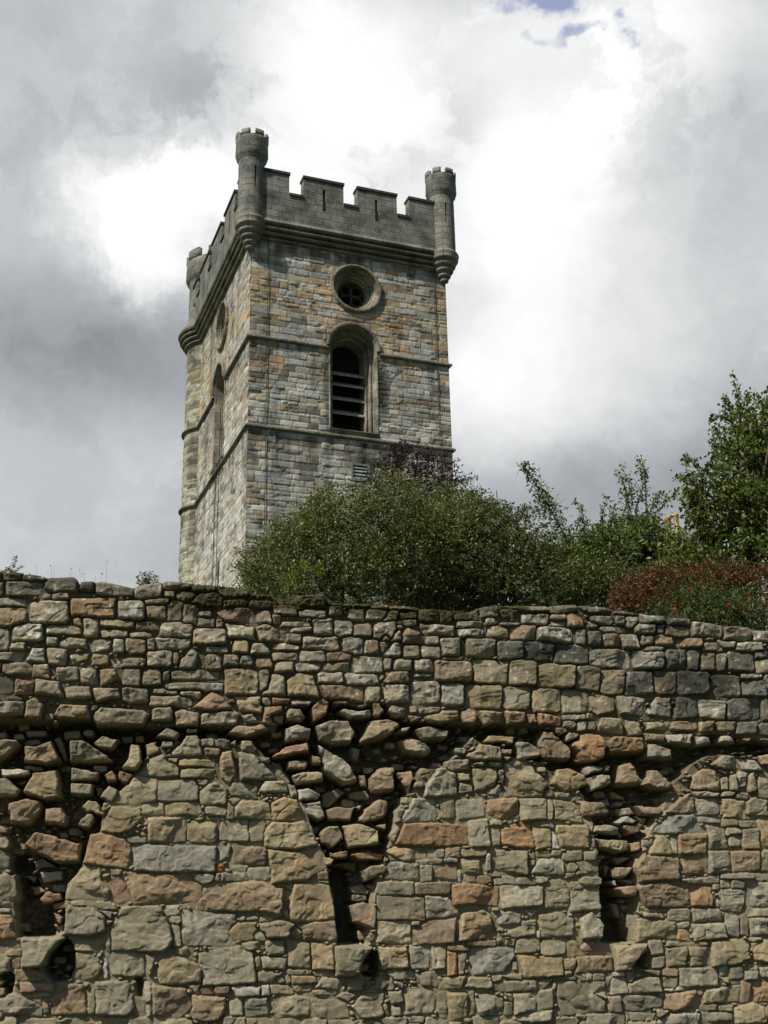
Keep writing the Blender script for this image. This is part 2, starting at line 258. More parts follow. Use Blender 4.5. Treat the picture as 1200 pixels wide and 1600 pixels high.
# ------------------------------------------------------------------ precinct wall
# every stone: colour letter, optional level digit (5 = flush), outline in tenths of a survey tile (box or polygon)
TILES = {
(0,880): """d 3 5 14 11;d 14 7 30 11;d6 28 8 49 18;l6 3 11 26 20;d 49 11 59 18;l6 59 11 75 20;d 75 14 84 20;l 84 13 101 22;l6 101 11 119 16;n 102 17 110 22;g 110 18 124 24;d -9 5 2 12;l -8 12 2 20
l -6 21 16 27;n6 -8 27 17 39;l6 18 23 44 38;l 27 19 32 22;l6 32 19 43 23;o6 44 21 72 34;l6 73 23 91 36;g 90 22 106 26;y 92 26 104 35;n 104 23 115 36;l 114 25 124 38
n 46 33 51 40;l6 52 34 62 46;y6 63 35 84 40;l 63 41 80 46;n 85 36 100 42;l 100 37 120 46
l -5 40 5 54;l6 8 37 28 49;g 29 39 51 45;l 6 49 16 54;g 29 46 36 52;l6 35 52 37 48 42 46 54 47 55 54 44 53;l 56 47 69 55;l6 70 47 78 56;n 79 47 92 57;y 81 43 95 47;l 92 47 97 54;l6 97 46 119 46 119 52 113 54 98 53
g -5 55 15 61;l 16 60 20 53 28 53 28 62 17 61;g6 29 52 42 54 41 65 30 63;g 43 57 56 56 55 60 45 63;y 57 56 69 64;g6 70 58 91 65;l6 92 54 108 65;n 108 55 112 64;g6 112 66 113 60 120 53 127 51 128 64 121 67
g6 1 61 19 70;g 20 63 30 63 32 72 20 71;g 34 65 49 74;g6 50 65 61 76;y6 62 66 72 66 75 73 63 77;g 78 66 88 66 88 77 75 76;g6 89 66 101 77;l 102 67 106 73;l 107 66 138 73;l 103 74 139 80
d4 -5 70 8 81""",
(300,880): """m 0 13 15 19;m 16 14 36 21;m 0 19 19 27;n 20 23 36 27;n 34 23 50 28;m 38 19 50 21;d6 58 24 70 20 83 19 84 28 58 26;m 84 23 112 27
r6 15 30 20 28 38 27 39 37 20 36;l 40 29 50 37;n 51 26 66 32;l 66 30 75 28 84 29 84 35 68 33;n 51 32 56 38;l 85 27 94 33;l6 98 28 108 36;l 109 28 124 35;n 112 25 124 29
g 4 33 14 40;l 3 30 12 34;g 15 35 20 40;l6 21 37 39 40 39 48 23 46;n6 40 40 46 37 54 41 58 49 42 49;y 55 36 75 40;l 56 39 75 43;g6 76 35 89 46;l 89 35 101 46;g 101 37 113 46;g 114 36 128 48
l6 0 40 21 51;g 59 44 68 50;g6 69 45 92 55;l 95 46 107 57;n 108 47 117 57;g 117 48 127 56
g 0 51 8 66;l 9 52 22 56;y 25 48 35 56;l6 36 57 38 50 45 49 50 57;y 51 50 68 55;n 50 56 66 61;l 68 54 84 62;n 84 55 100 62;l 100 58 121 68
g 9 56 18 67;l6 20 57 30 56 30 64 20 64;l 30 57 38 63;n 40 58 51 66;g6 52 61 64 69;l 64 62 81 68;g 82 62 99 68;l6 78 68 95 75;l6 95 68 117 76;g 117 68 125 74
y6 20 65 42 82;g 42 67 49 80;g6 51 68 58 70 59 83 44 82;y6 59 73 66 68 76 70 80 84 60 83;n6 80 75 108 77 107 87 84 86;g 109 77 118 87""",
(600,880): """o 2 25 22 29;l 0 29 9 36;l 10 30 21 35;m 21 29 35 37;m 35 29 43 37;m 44 31 60 36;d 61 26 71 34;l6 46 36 62 40;l6 47 41 63 47;l 64 33 70 39;m 72 28 85 34;l 72 37 85 40;g 80 26 104 30;g6 104 25 124 31;l 86 31 104 38;l 104 32 114 35;o 115 31 125 40;l 103 36 114 40
g 0 37 6 42;g 7 38 12 41;l 8 35 20 39;l6 22 37 44 39 44 45 24 44;n6 10 44 15 40 22 43 26 50 12 50;g -2 42 5 49;l 5 42 12 49;l 26 45 35 52;l7 36 47 48 58;g 51 47 70 59;y 65 39 78 47;n 79 38 95 48;l6 95 39 118 50;d 71 48 88 60;d 88 49 107 61;d 107 50 128 63
l6 0 49 11 59;g6 12 52 23 60;l 22 51 36 60;l -1 59 5 67;g6 6 59 18 67;l6 19 60 31 68;n6 32 61 56 74;g 38 58 50 61;g 55 60 78 76;g 78 60 96 77;y 96 62 120 78;g 120 64 136 80
n6 -1 67 16 75;g 18 68 31 71;l6 0 75 17 87;g6 17 73 36 88;b6 36 75 50 90;y 51 75 75 91;g 75 77 92 92;y 93 78 111 93;g 111 79 128 94""",
(900,880): """l 0 25 7 30;l 8 26 23 31;l 24 29 40 32;l 10 32 25 38;l 25 33 31 38;l 31 33 40 40;l6 40 31 56 38;d 58 34 73 39;n 8 36 14 40;l 16 39 32 43;l6 36 37 50 45;l 50 38 56 44;g 56 39 72 46;l6 72 36 92 38 92 47 73 46;g6 92 39 111 49;l 111 42 128 49
l 0 41 7 51;d6 8 42 17 52;n 17 43 28 52;l6 28 44 38 44 41 54 30 53;l 41 45 48 51;n6 49 45 62 52;l 42 52 55 56;n6 63 46 79 53;l 80 46 87 48;g 80 49 92 56;l 89 48 100 53;l 100 49 117 55
l 9 53 36 66;l6 34 54 56 66;d 56 54 69 66;d 70 54 78 67;g 79 55 88 67;g 88 56 94 67;d 95 55 112 68;g 113 60 126 69;d 112 55 120 59
g 16 66 31 82;d6 31 67 49 82;n 49 67 64 82;d 64 67 84 82;d 84 69 103 83;d 103 73 121 83;l 103 69 116 72;g 118 69 128 82""",
(0,1060): """d4 -4 0 8 10;o7 9 1 21 10;g7 22 0 37 2 40 12 22 10;g7 41 5 57 13;g7 58 6 74 6 76 12 60 15;g6 77 6 94 15;l6 95 6 113 10;l6 113 7 126 12;g6 94 11 120 18
d 4 11 14 14;g8 -8 17 4 14 16 15 15 23 0 24;y8 16 15 22 12 28 17 27 26 15 25;n8 34 23 38 16 55 17 57 26 36 26;g5 57 17 62 20;g8 58 26 60 18 90 20 94 22 90 30 60 30;g7 95 18 108 27;n7 109 21 114 19 126 22 124 30 110 30
g3 14 30 28 35;g3 14 36 24 40;g4 38 31 52 37;g4 32 36 38 34 42 50 38 51
n6 14 40 22 42 32 38 39 52 28 54 14 52;g6 43 38 52 38 62 44 72 51 60 53 43 52;y5 57 40 64 35 70 37 76 37 70 44 60 43;n6 -6 38 10 37 13 41 4 48 -6 53;o4 83 34 90 39;y6 81 40 88 41 89 52 85 58 75 56 80 49;y5 90 41 98 38 100 46 92 49;l6 96 36 104 30 114 33 110 39;g 101 39 108 43;g6 104 48 114 40 116 35 124 34 127 48 106 49;g 117 31 124 34
w5 0 56 19 56 17 60 1 61;y4 14 53 25 57;y7 20 59 36 56 38 74 28 76 14 71;g5 -4 62 4 62 12 69 10 73 -4 72;g5 44 55 62 58 60 63 44 64;g5 44 65 58 66 57 73 44 72;o5 65 60 70 57 75 64 67 64;r5 74 57 85 60 80 66 73 64;g5 62 74 68 66 74 70 70 77;g4 59 67 64 68 62 76
g 87 60 94 50 102 47 112 56 112 61 100 62;g 104 49 111 53;y 112 50 134 55;g 113 56 134 62;g6 71 78 83 61 98 62 98 76 90 79;g 99 63 124 77""",
(300,1060): """r7 0 18 12 8 20 12 26 20 12 21;g7 5 22 25 19 30 22 28 29 5 30;y6 26 11 44 11 45 22 30 20;g5 31 23 38 22 42 28 33 27;g 43 12 49 17;o6 50 12 62 13 60 16 51 16;l6 62 13 75 14 74 17 62 17;o7 74 18 80 12 87 13 85 22 76 28;o7 45 18 56 17 57 20 50 24 54 30 44 28;y7 57 26 60 19 68 18 72 24 68 27;m5 88 12 98 17;l6 91 20 95 18 104 20 112 19 114 24 100 25;n5 112 16 124 24
n7 21 34 28 29 38 30 44 28 48 32 34 37;l7 58 31 66 28 75 31 74 38 58 39;l4 50 33 57 31 57 35 50 36
l7 77 29 80 28 88 25 98 26 103 34 100 40 88 41 80 38;g7 105 40 111 26 122 25 136 29 120 37;g4 100 41 107 43 105 51 101 50
r6 50 48 58 42 73 39 74 46 62 48 51 50;l 6 38 14 43;y 8 42 19 48;l 14 37 26 44;l6 30 38 38 38 41 44 38 47 31 45;g 22 38 28 42
g6 29 46 38 46 50 58 53 63 30 64;y6 17 46 25 45 28 60 24 67 18 62;n5 60 50 73 51 72 57 60 56;n5 74 47 82 48 82 54 75 54;g4 50 50 56 52 63 63 62 65 52 60;g6 62 60 72 57 82 58 83 64 65 66;l7 78 40 86 45 95 50 100 55 104 64 96 66 88 62 82 58 80 48
y4 105 59 110 59 111 67 107 66;n6 111 62 117 55 127 55 127 70 112 71
g 24 65 41 67 41 75 25 73;g6 4 72 10 66 15 65 22 69 22 79 5 79;l6 42 71 45 64 58 64 60 71;l6 60 66 65 67 66 73 62 74;w6 66 69 73 68 81 72 78 76 67 76;n4 82 72 92 67 97 70 86 80 82 80;g3 100 69 113 75;g 23 75 30 80""",
(600,1060): """l6 -2 16 14 18 13 24 -2 23;n 16 17 21 22;g6 16 23 25 24 17 28;l 22 18 36 22;y7 25 24 36 20 46 20 47 25 35 29 27 27;n7 48 21 54 18 59 23 56 30 49 28;y7 60 20 75 21 72 28 62 30;o7 76 20 89 21 88 28 77 29;n6 90 22 95 22 96 28 91 28;o7 96 21 112 24 111 30 97 29;l 112 26 122 32;g 112 22 126 26
l6 7 31 12 28 18 30 14 34 8 34;l6 20 31 28 29 42 32 40 37 24 39;l6 9 38 17 36 26 39 32 44 28 48 14 45
y 62 39 66 35 82 36 81 41 63 40;l3 86 36 90 35 93 38 88 39;g3 35 47 42 45 50 49 38 50;y 53 45 56 42 59 44 55 46;g6 51 48 60 41 73 42 74 51 54 51;g 70 40 76 40 76 43;g 74 43 81 44 80 48 75 47;g 74 48 80 49 77 52;l6 82 39 90 39 98 44 98 49 84 51;n6 97 40 100 32 106 33 117 43 118 51 100 50;o 118 43 124 50;l 114 34 122 39
g6 38 51 53 50 54 57 40 58;g 55 53 62 52 63 55;g 66 52 74 55;n3 20 58 26 53 30 58 24 60;n5 9 58 18 57 20 62 16 72 12 66
l7 25 72 26 67 34 56 38 55 45 60 46 74 25 74;g 46 59 54 59 54 64 47 64;g 47 65 55 66 56 71 47 72;g6 55 56 72 56 70 70 57 70;g 64 68 73 66 75 73 64 72;g 71 57 75 57 75 66;g6 76 53 82 50 92 53 103 66 100 74 76 74;y6 104 66 109 56 116 55 126 60 129 67 114 71;g 100 69 106 70 106 74 100 74;g 107 71 116 75""",
(900,1060): """y 8 11 17 9 25 12 24 21 12 23;l 25 10 44 12 42 23 28 22;b 44 21 50 11 60 12 60 24 46 23;d 62 11 77 25;l 77 12 94 14 93 26 78 24;d 94 12 116 26;g 116 12 128 26
l 0 26 7 33;d 7 27 13 32;y 13 33 16 24 28 25 30 35;g 31 25 40 27 42 35 32 36;l 42 27 60 27 58 32 44 32;n 60 26 77 32;y6 77 27 87 26 86 33 78 33;l 88 27 100 33;d 101 27 113 35;d 114 27 126 36;n6 43 34 56 35 55 40 44 39;l6 56 35 73 34 73 42 58 40;l6 75 36 82 36 86 41 76 42;l6 90 36 96 35 101 41 90 40;n 101 38 110 37 108 40;g 114 38 126 37 124 41
o7 -3 38 5 34 15 35 19 41 18 50 10 53 -2 51;o7 19 40 24 36 42 37 43 46 21 47;b7 44 48 46 40 60 44 61 51 44 50;y3 60 43 64 48;l4 93 44 97 43 96 46;l3 68 51 73 53
l6 6 56 8 53 18 55 17 58 7 61;g 18 54 22 58;g6 8 62 12 59 22 60 23 66 10 71;n7 25 65 27 54 34 52 42 64 40 67 27 67;y7 43 66 46 57 50 57 61 66 58 70 50 69
o4 62 67 66 66 67 71 63 71;g3 51 74 57 73 58 80
l6 84 54 92 48 100 48 103 56 92 57;n6 72 69 73 61 80 56 88 57 91 64 90 70 76 70;l 87 56 95 58 94 60;g 91 61 96 70;g 96 60 101 70;l 101 58 108 68;l 101 50 112 51 118 58 104 57;l 98 46 106 47;n 106 60 112 58 114 70 108 72;g 114 59 122 75;y 115 48 125 46 125 54 116 54;l 72 71 80 70 90 72 88 74 76 74;l 91 71 99 74;g 100 71 108 77
l3 19 75 24 73 26 78 20 79;y4 25 69 35 73 34 75 26 74;l4 27 75 36 76 35 79 28 79;l 75 75 90 86""",
(0,1240): """n6 5 6 16 3 25 4 26 10 18 20 5 17;n6 28 9 38 8 42 14 41 20 28 18;y5 51 8 55 4 61 5 65 13 52 12;y5 49 19 52 12 58 11 59 18 57 21 49 21
y7 62 23 70 8 88 10 89 16 80 24 70 25;g 89 6 102 6 102 13 89 13;g 103 6 126 14;y6 93 15 116 15 116 30 93 30;y6 118 17 135 31;l 79 27 91 31;l3 36 24 42 24 41 27 37 28;l4 14 24 19 25 17 28
o7 15 32 22 24 32 26 50 31 50 43 36 43 22 37;o6 52 43 56 25 64 24 80 29 82 36 80 47 62 45;g5 -6 26 5 25 6 34 -6 34;g5 -6 35 7 37 6 46 -6 47;g4 20 42 26 40 34 45 22 46;b6 83 32 135 33 135 49 100 50 84 48
y6 40 66 42 56 54 45 63 46 63 54 69 60 68 67;n6 69 47 77 48 75 51 70 51;r5 68 52 76 53 82 67 70 69;n6 77 49 122 50 132 67 84 69
w4 24 49 38 48 38 53 26 55;g3 13 51 21 51 20 55;n3 17 58 24 58 27 61 20 63;o4 24 66 28 61 37 62 38 66 26 69;o4 32 69 40 67 42 71 33 72;g6 -6 51 10 50 12 66 6 71 -6 70;l 0 72 6 74;o6 -6 76 7 76 10 90 -6 92;l 46 67 59 71;g 60 68 73 72""",
(300,1240): """l 8 8 21 13;g 22 5 26 16;g6 27 4 48 5 50 16 27 15;y7 50 6 58 2 65 4 72 16 62 18 51 17;l 17 17 35 30;g 36 17 45 30;y7 45 24 50 18 70 17 76 26 79 32 64 35 46 34;l6 67 6 80 4 84 14 80 17 72 13
n5 84 10 90 8 101 9 99 17 86 16;l 101 8 106 7 105 10;n6 103 18 108 10 118 3 124 4 122 14 108 18;y6 80 24 85 20 93 20 96 28 88 34 82 31;y7 93 20 104 18 116 23 117 32 98 34;g 114 20 121 19 121 23;o5 87 37 97 36 97 40 88 40;o5 100 38 110 36 120 38 119 41 104 41;n3 88 43 105 42 104 48;y6 107 48 112 45 119 44 123 48 109 55
l 16 31 24 32 23 40 18 42;n6 25 32 47 34 46 45 26 43;k6 15 45 18 44 20 46 18 49 15 48;y7 48 35 66 37 80 34 84 46 72 54 50 56;l 15 50 18 56;l 18 50 35 55;l 22 46 35 45 34 49;l 35 46 49 54;l -1 50 14 57
n7 3 72 5 60 12 55 44 55 57 60 56 77 46 74 3 73;y7 60 76 64 57 76 56 88 58 90 78 66 81 61 79;g 58 58 63 57 62 61;l4 100 58 108 56 113 60 111 63 101 62;l4 101 63 110 67;n5 100 70 108 68 116 71 114 84 102 80;w 56 74 61 73 61 79""",
(600,1240): """l6 8 15 15 10 18 3 32 3 33 17 12 18;g 35 3 44 2 45 16 35 15;l 45 4 62 3 63 14 47 16;o6 65 4 84 2 84 12 74 17 65 12;g6 85 3 102 3 102 17 86 17;n 102 4 105 16;g 106 4 124 6 124 18 107 16
g6 2 27 10 18 9 24 6 31;l 8 10 13 10 12 18 7 18
o7 7 32 13 19 30 18 52 20 53 32 34 33;l6 53 17 65 16 66 33 54 34;g 67 16 74 20;g 68 20 73 32;o6 72 31 74 22 86 18 92 20 95 34 80 33;y 92 20 105 21 105 33 95 35;w 105 22 108 26 110 34 106 34;y6 107 20 128 20 128 34 110 33;g 94 17 108 22;y6 1 36 8 33 26 37 28 41 12 42;l 28 35 38 40;n 38 34 48 40;n 48 34 64 39;l 19 41 36 44;g 38 40 46 43
l6 1 53 3 43 22 43 22 54 10 55;l 23 45 30 55;n 31 44 46 45 46 54 31 52;y6 48 41 60 41 60 50 51 50;w 64 38 67 49;g6 66 35 90 36 90 51 68 47;l 90 37 94 41;g 90 41 94 45;n 95 36 104 40;n 104 36 111 39;l6 92 50 98 40 112 41 113 51;g 112 36 124 42;g 115 43 126 49;y 113 50 120 53
w 46 48 48 55;g 50 50 58 55;n 59 52 68 56;g 66 49 73 52;l 69 52 82 57;g 82 53 95 57;l 95 52 102 56
g -4 55 19 64;n 19 56 41 63;o7 42 58 50 56 72 58 71 70 56 69 44 70;l6 73 57 100 58 99 70 74 72;g6 100 56 110 53 117 60 117 71 100 72;g 116 53 124 60;w 118 60 120 70;g6 -4 64 25 65 26 79 -4 79;l6 26 64 40 65 47 75 36 78 27 78
y6 49 75 62 73 66 75 70 91 47 92""",
(900,1240): """n7 1 5 17 5 22 12 12 14 3 14;n5 5 16 11 18 10 24;l 6 36 12 42;g6 0 42 13 42 15 48 0 51;l 9 28 12 33
w5 20 4 24 2 26 7 21 7;l4 26 3 36 5 34 7;l4 28 9 37 8 40 12 30 13;w5 26 18 32 14 38 17 37 20 28 20;r5 38 7 54 9 52 13 42 13;o4 40 13 48 15 46 19;r3 52 8 57 4 58 9 55 10;l6 11 24 12 20 20 19 28 21 27 26;y6 13 28 34 29 34 35 28 37 16 34;n5 28 18 42 19 40 24 32 26;n5 35 31 40 30 41 35 36 36;l4 43 18 49 20 48 23;w4 28 23 33 24 31 28;l4 14 38 22 40;g4 25 40 38 39 30 44;r4 20 44 24 45 22 52;y5 26 46 36 46 31 53 26 52;l4 30 53 38 54 37 57;w4 24 55 28 54 28 58;r5 26 59 38 57 38 64 30 64;g2 28 68 33 69 34 78 30 76
n6 56 12 66 2 73 -1 76 12 60 13;b6 48 24 60 13 74 13 80 25 60 25;l 75 3 91 14;y 91 3 107 4 107 16 92 15;g 106 5 112 2 120 4 120 14 107 13;l 78 15 91 18;n 91 16 102 21;g 102 17 114 22;y 113 15 126 34
y6 45 38 50 26 56 26 62 38;l 58 27 63 27 64 38 61 38;n6 64 25 82 25 81 37 64 38;l6 82 20 93 22 95 34 84 35;l 94 20 104 26;g 96 26 103 33;g 104 21 114 34
n7 37 46 42 38 56 40 64 41 64 54 40 55;n6 66 40 82 38 83 50 68 50;l6 83 36 96 36 97 49 84 50;n6 97 36 116 36 115 48 98 49;l 116 36 126 48;l 66 54 90 51 90 56 70 56;l 90 50 112 53;g 112 50 122 56
n7 38 58 56 55 70 60 72 71 44 72;o6 72 57 85 58 86 71 72 70;l6 87 72 90 60 104 59 106 63 104 74;l 90 54 97 59;l 97 54 105 60;l6 107 54 124 71;g -4 52 16 58;l6 -4 60 15 60 17 72 -4 74;g 86 57 90 60
l6 41 72 55 73 54 79 43 78;l 57 72 72 80""",
(0,1400): """g6 40 24 42 6 56 6 65 13 66 22 56 25;g 63 9 70 10 69 14;g3 32 18 38 18 38 24;r4 32 10 39 12 36 18;g6 70 18 76 7 100 6 110 28 102 35 70 34;l 102 6 113 12;g 107 13 113 17;g 107 18 113 31;l6 114 9 148 12 147 31 114 31
g9 14 26 41 26 36 31 31 36 28 44 14 45;g 45 27 66 28 62 35 46 34;g6 47 36 60 36 64 46 58 53 45 51;l 67 26 69 34;w 65 36 67 52;g6 70 35 90 36 90 51 70 49;g 91 36 97 38 94 50;y7 99 50 100 40 108 36 117 40 128 45 126 55 100 55
g 4 34 13 38;g 7 38 13 45;g -4 36 7 38 6 47 -4 50;n 9 46 22 46 29 50 28 53 10 53;r6 12 54 34 55 33 60 13 60;l 21 60 31 63;g6 -2 63 10 61 27 70 26 75 0 73;n6 32 74 36 55 52 55 54 74;g 55 56 59 74;g6 60 54 80 53 85 70 80 75 60 74;g3 84 62 90 76;w 90 54 94 66;n6 95 56 116 58 120 70 112 77 96 74;g 117 56 126 54 124 62
g -3 76 10 84;g6 12 76 54 84;g 55 76 80 80;g 80 76 95 84;g 96 77 120 84;w 92 68 94 76;n 27 65 30 74""",
(300,1400): """l 20 13 27 16;l 28 13 33 15;l 34 13 41 15;l 43 13 51 16;y 19 17 40 17 40 28 20 30;n7 42 18 56 15 64 18 62 26 46 26;n6 65 17 90 15 91 28 70 27;n3 106 22 110 28
l6 4 36 30 31 38 36 40 50 40 54 22 56 6 56;g 31 29 42 28 45 33 32 34;l 46 28 57 28 58 36 47 37;g 40 38 43 47;l 43 38 59 39 58 46 44 45;g6 60 27 74 30 74 46 60 44;y6 74 29 88 31 89 46 75 46;g9 90 31 112 32 106 40 104 48 100 50 90 50
g 41 47 56 48 50 55 41 53;g 60 46 74 49;g 75 47 89 50;n 62 50 76 50 78 54 63 55;n 59 50 62 54;g6 77 57 82 51 96 52 92 59;g6 97 59 98 52 108 53 106 59;g 113 58 116 51 126 50 126 59;w6 24 57 43 56 42 62 28 63;w 44 56 48 56 49 62 44 62;r 5 57 14 61;r 14 57 23 61;g 50 56 63 61;g 64 56 74 60;g 76 59 90 62;g6 91 63 96 60 102 62 98 66
n7 0 62 21 64 20 72 16 78 0 78;l 23 66 31 64 32 75 24 75;g6 33 64 47 64 48 74 34 76;g6 49 64 60 62 74 64 73 74 54 76;g 74 64 96 66 99 76 80 77;l6 100 69 106 62 120 61 120 76 106 76;l 19 75 34 82;g 34 77 52 84;g 56 77 84 84;g 85 78 108 84;g 108 78 128 84""",
(600,1400): """l6 -4 16 17 16 17 30 -4 29;n6 18 22 30 15 45 14 44 30 22 30;y7 47 27 49 10 62 9 67 16 70 27 62 28;l6 68 10 86 10 85 17 72 18;l 87 9 96 9 92 13;g6 73 24 84 20 87 16 95 15 95 24 82 26;g6 97 12 110 10 119 14 118 25 98 26;w 96 22 98 27;l 17 16 22 18;n 53 28 70 31;g 71 27 74 30;g 77 27 82 31;g 83 27 97 35;g 98 28 114 37;g 115 28 126 38
y6 -3 32 14 33 16 45 -2 46;l 16 31 29 33 28 46 17 46;l 30 31 39 32 38 46 31 46;n 40 31 52 34;o6 40 35 46 36 46 50 40 50;g 46 35 52 36 50 49 47 49;b6 54 33 82 32 82 38 74 48 56 49;g 81 41 83 46;y6 84 37 112 39 112 50 88 51;n 113 39 121 46;l 113 47 117 50;g 109 51 124 50 122 53
g 2 46 18 47 20 52 4 52;g 20 49 32 47 34 57 24 56;l 28 46 38 46 37 48;g 35 49 39 50;y6 34 58 38 51 51 50 48 58;g6 50 57 54 51 67 51 68 58;l 68 49 73 53;n 74 50 86 49 86 53;g6 69 56 72 53 95 53 96 59 74 60;g 96 53 106 52 100 58;l 106 54 108 58;g6 108 54 138 53 138 73 110 75
g 0 50 5 58;l 6 54 12 54 12 58;g6 3 60 11 59 12 66 5 68;g6 13 58 22 56 33 62 31 73 14 74;l 5 69 10 70 11 75 6 75;g -4 66 2 68 3 75;g 34 60 39 77;y6 40 61 52 61 53 76 41 78;g 53 60 57 74;l6 57 64 62 61 75 64 74 74 60 75;n 76 61 81 62 80 66;g 76 67 80 75;g6 81 61 96 60 95 71 82 74;g 96 60 105 58 106 70 97 72;l6 84 80 84 75 106 71 104 78;l 16 75 25 79;g -3 76 14 84;g 26 76 40 84;g 56 76 72 84;g 73 78 90 84;g 107 76 124 84""",
(900,1400): """l7 3 14 10 10 18 18 16 26 4 27;n6 0 28 20 29 22 36 0 37;n6 0 37 22 38 23 47 0 48
l 41 7 52 7 57 9 52 13 42 11;g6 38 29 39 15 44 13 62 16 63 27 46 26;l 57 9 62 7 72 9 72 16 58 15;l6 73 8 90 7 92 15 74 16;l 64 16 71 20;o 64 21 71 21 71 28 64 27;l6 73 18 93 17 94 26 74 28;l 94 11 102 13 102 26 94 24;n 103 12 108 12 108 25 103 24;l 107 7 124 13;l6 109 13 124 14 122 24 110 24
g8 24 31 44 30 43 34 36 41 34 46 25 47;l 45 27 54 28 55 36 47 37;l 47 39 56 38 55 45 48 45;n 57 29 75 31;n 75 29 82 31;g6 57 33 70 32 69 43 57 44;g6 71 32 84 32 84 43 72 44;y7 85 44 85 29 104 26 108 30 109 39 100 43;y6 110 30 116 27 124 27 124 42 112 40;g 109 26 116 28
g 0 49 6 53;l 7 49 10 53;g 11 49 18 53;w 20 48 30 50;n 31 47 38 48 35 54 32 53;n 40 46 53 47 52 50;n 54 45 64 50;l7 65 45 88 45 89 56 66 57;l 90 44 95 50;l 96 45 104 44 105 51 97 52;l 90 51 96 52 95 55;l 106 47 114 47 113 52 106 52;l 108 43 114 46;l 116 45 124 51
l 22 52 32 51 33 61 22 63;g 18 51 23 51 20 56;g6 33 55 42 51 52 51 54 60 34 61;l 55 51 64 51 63 58 56 57;w 56 59 61 58 60 60;w 63 57 68 59;n 76 58 80 62;g6 79 59 103 56 102 66 80 67;n 104 53 109 55 108 67 103 66;o 111 54 124 54 124 66 112 66
g7 0 53 17 54 19 64 10 72 0 71;g 20 62 29 72;g6 28 62 55 63 54 69 40 72 30 71;n7 56 62 76 59 77 70 70 69 62 72 56 70;n 78 68 88 72;g 88 68 98 72;g6 78 72 98 73 97 78 79 79;y7 98 70 110 67 120 70 118 80 100 80;g 7 73 31 74 30 84 7 84;l 0 74 7 77;l 34 73 50 74 48 78 35 78;g 50 71 58 72 52 76;l6 50 80 58 74 78 73 76 82;g -3 78 6 84;g 34 79 50 84"""}
PAL = dict(g=(.258,.224,.152), l=(.272,.244,.176), o=(.292,.195,.110), n=(.258,.196,.126), r=(.266,.182,.124), y=(.290,.234,.140), b=(.246,.230,.182),
           d=(.15,.142,.11), w=(.40,.375,.31), k=(.36,.15,.04), m=(.10,.09,.055))
LEVEL = {1:-.40, 2:-.27, 3:-.19, 4:-.12, 5:0., 6:.012, 7:.035, 8:.085, 9:.14}
WD, WYAW = 12.0, math.radians(10)
WT = np.array([math.cos(WYAW), math.sin(WYAW), 0]); WN = np.array([math.sin(WYAW), -math.cos(WYAW), 0]); WC = np.array([0, WD, 0])
def wall_uv(x, y):
    d = ray(x, y); P = d*((WC@WN)/(d@WN)); return ((P-WC)@WT, P[2])
def wall_poly(pts): return np.array([wall_uv(*p) for p in pts])
TOP = [(-900,838),(-300,866),(0,891),(25,893),(60,896),(75,901),(115,900),(123,908),(150,907),(165,906),(186,911),(205,916),(230,911),(250,907),(262,907),(295,911),(310,912),(350,915),(390,921),(400,928),(440,932),(455,929),(470,928),(510,930),(520,940),(560,943),(600,943),(650,947),(660,950),(720,953),(735,954),(752,947),(760,946),(778,947),(790,944),(860,947),(862,943),(920,945),(960,950),(1000,957),(1040,963),(1080,966),(1082,969),(1125,974),(1180,981),(1200,983),(1500,1008),(2200,1062)]
REC = [([(-700,1112),(0,1124),(70,1128),(145,1124),(235,1137),(300,1136),(330,1136),(430,1142),(440,1120),(470,1100),(520,1095),(560,1105),(602,1100),(640,1126),(720,1132),(838,1134),(900,1150),(950,1170),(1010,1172),(1060,1160),(1110,1146),(1200,1158),(1800,1190),(1800,1205),(1200,1182),(1140,1178),(1110,1178),(1084,1192),(1050,1225),(1036,1262),(1012,1305),(994,1350),(998,1400),(996,1473),(942,1473),(940,1400),(937,1330),(925,1265),(905,1225),(870,1212),(850,1190),(800,1180),(740,1150),(715,1175),(690,1200),(660,1198),(645,1232),(620,1265),(607,1320),(590,1370),(578,1430),(576,1476),(530,1475),(524,1420),(517,1385),(512,1340),(494,1305),(478,1262),(460,1228),(430,1200),(405,1168),(330,1150),(255,1160),(225,1185),(200,1225),(160,1255),(155,1310),(128,1350),(102,1395),(100,1455),(84,1464),(34,1464),(28,1410),(18,1360),(8,1310),(0,1290),(-700,1250)], .27),
 ([(8,1330),(44,1330),(60,1380),(80,1410),(84,1464),(28,1464),(20,1380)], .22),
 ([(516,1330),(552,1340),(556,1400),(575,1476),(528,1476),(522,1400)], .26),
 ([(938,1350),(965,1360),(985,1400),(996,1473),(942,1473)], .32),
 ([(-60,1130),(150,1132),(300,1146),(235,1165),(120,1160),(40,1150),(-60,1150)], .10),
 ([(80,1474),(102,1463),(117,1482),(119,1512),(108,1532),(84,1534),(66,1515),(74,1494)], .34),
 ([(568,1496),(584,1481),(594,1492),(594,1522),(584,1534),(566,1522)], .32),
 ([(990,1504),(1008,1486),(1015,1490),(1014,1514),(992,1514)], .16),
 ([(207,1490),(220,1500),(224,1540),(222,1560),(212,1555)], .16),
 ([(0,1520),(12,1515),(22,1525),(18,1552),(0,1556)], .22)]
def axis(a, b, h, lo, hi, H):
    mid = np.arange(a, b, h)
    def out(n, s0, lim, sg):
        r = []; x = s0; st = h
        while (x < lim) if sg > 0 else (x > lim): st = min(H, st*1.15); x += sg*st; r.append(x)
        return r
    return np.array(sorted(out(0, a, lo, -1)) + list(mid) + out(0, mid[-1], hi, 1))
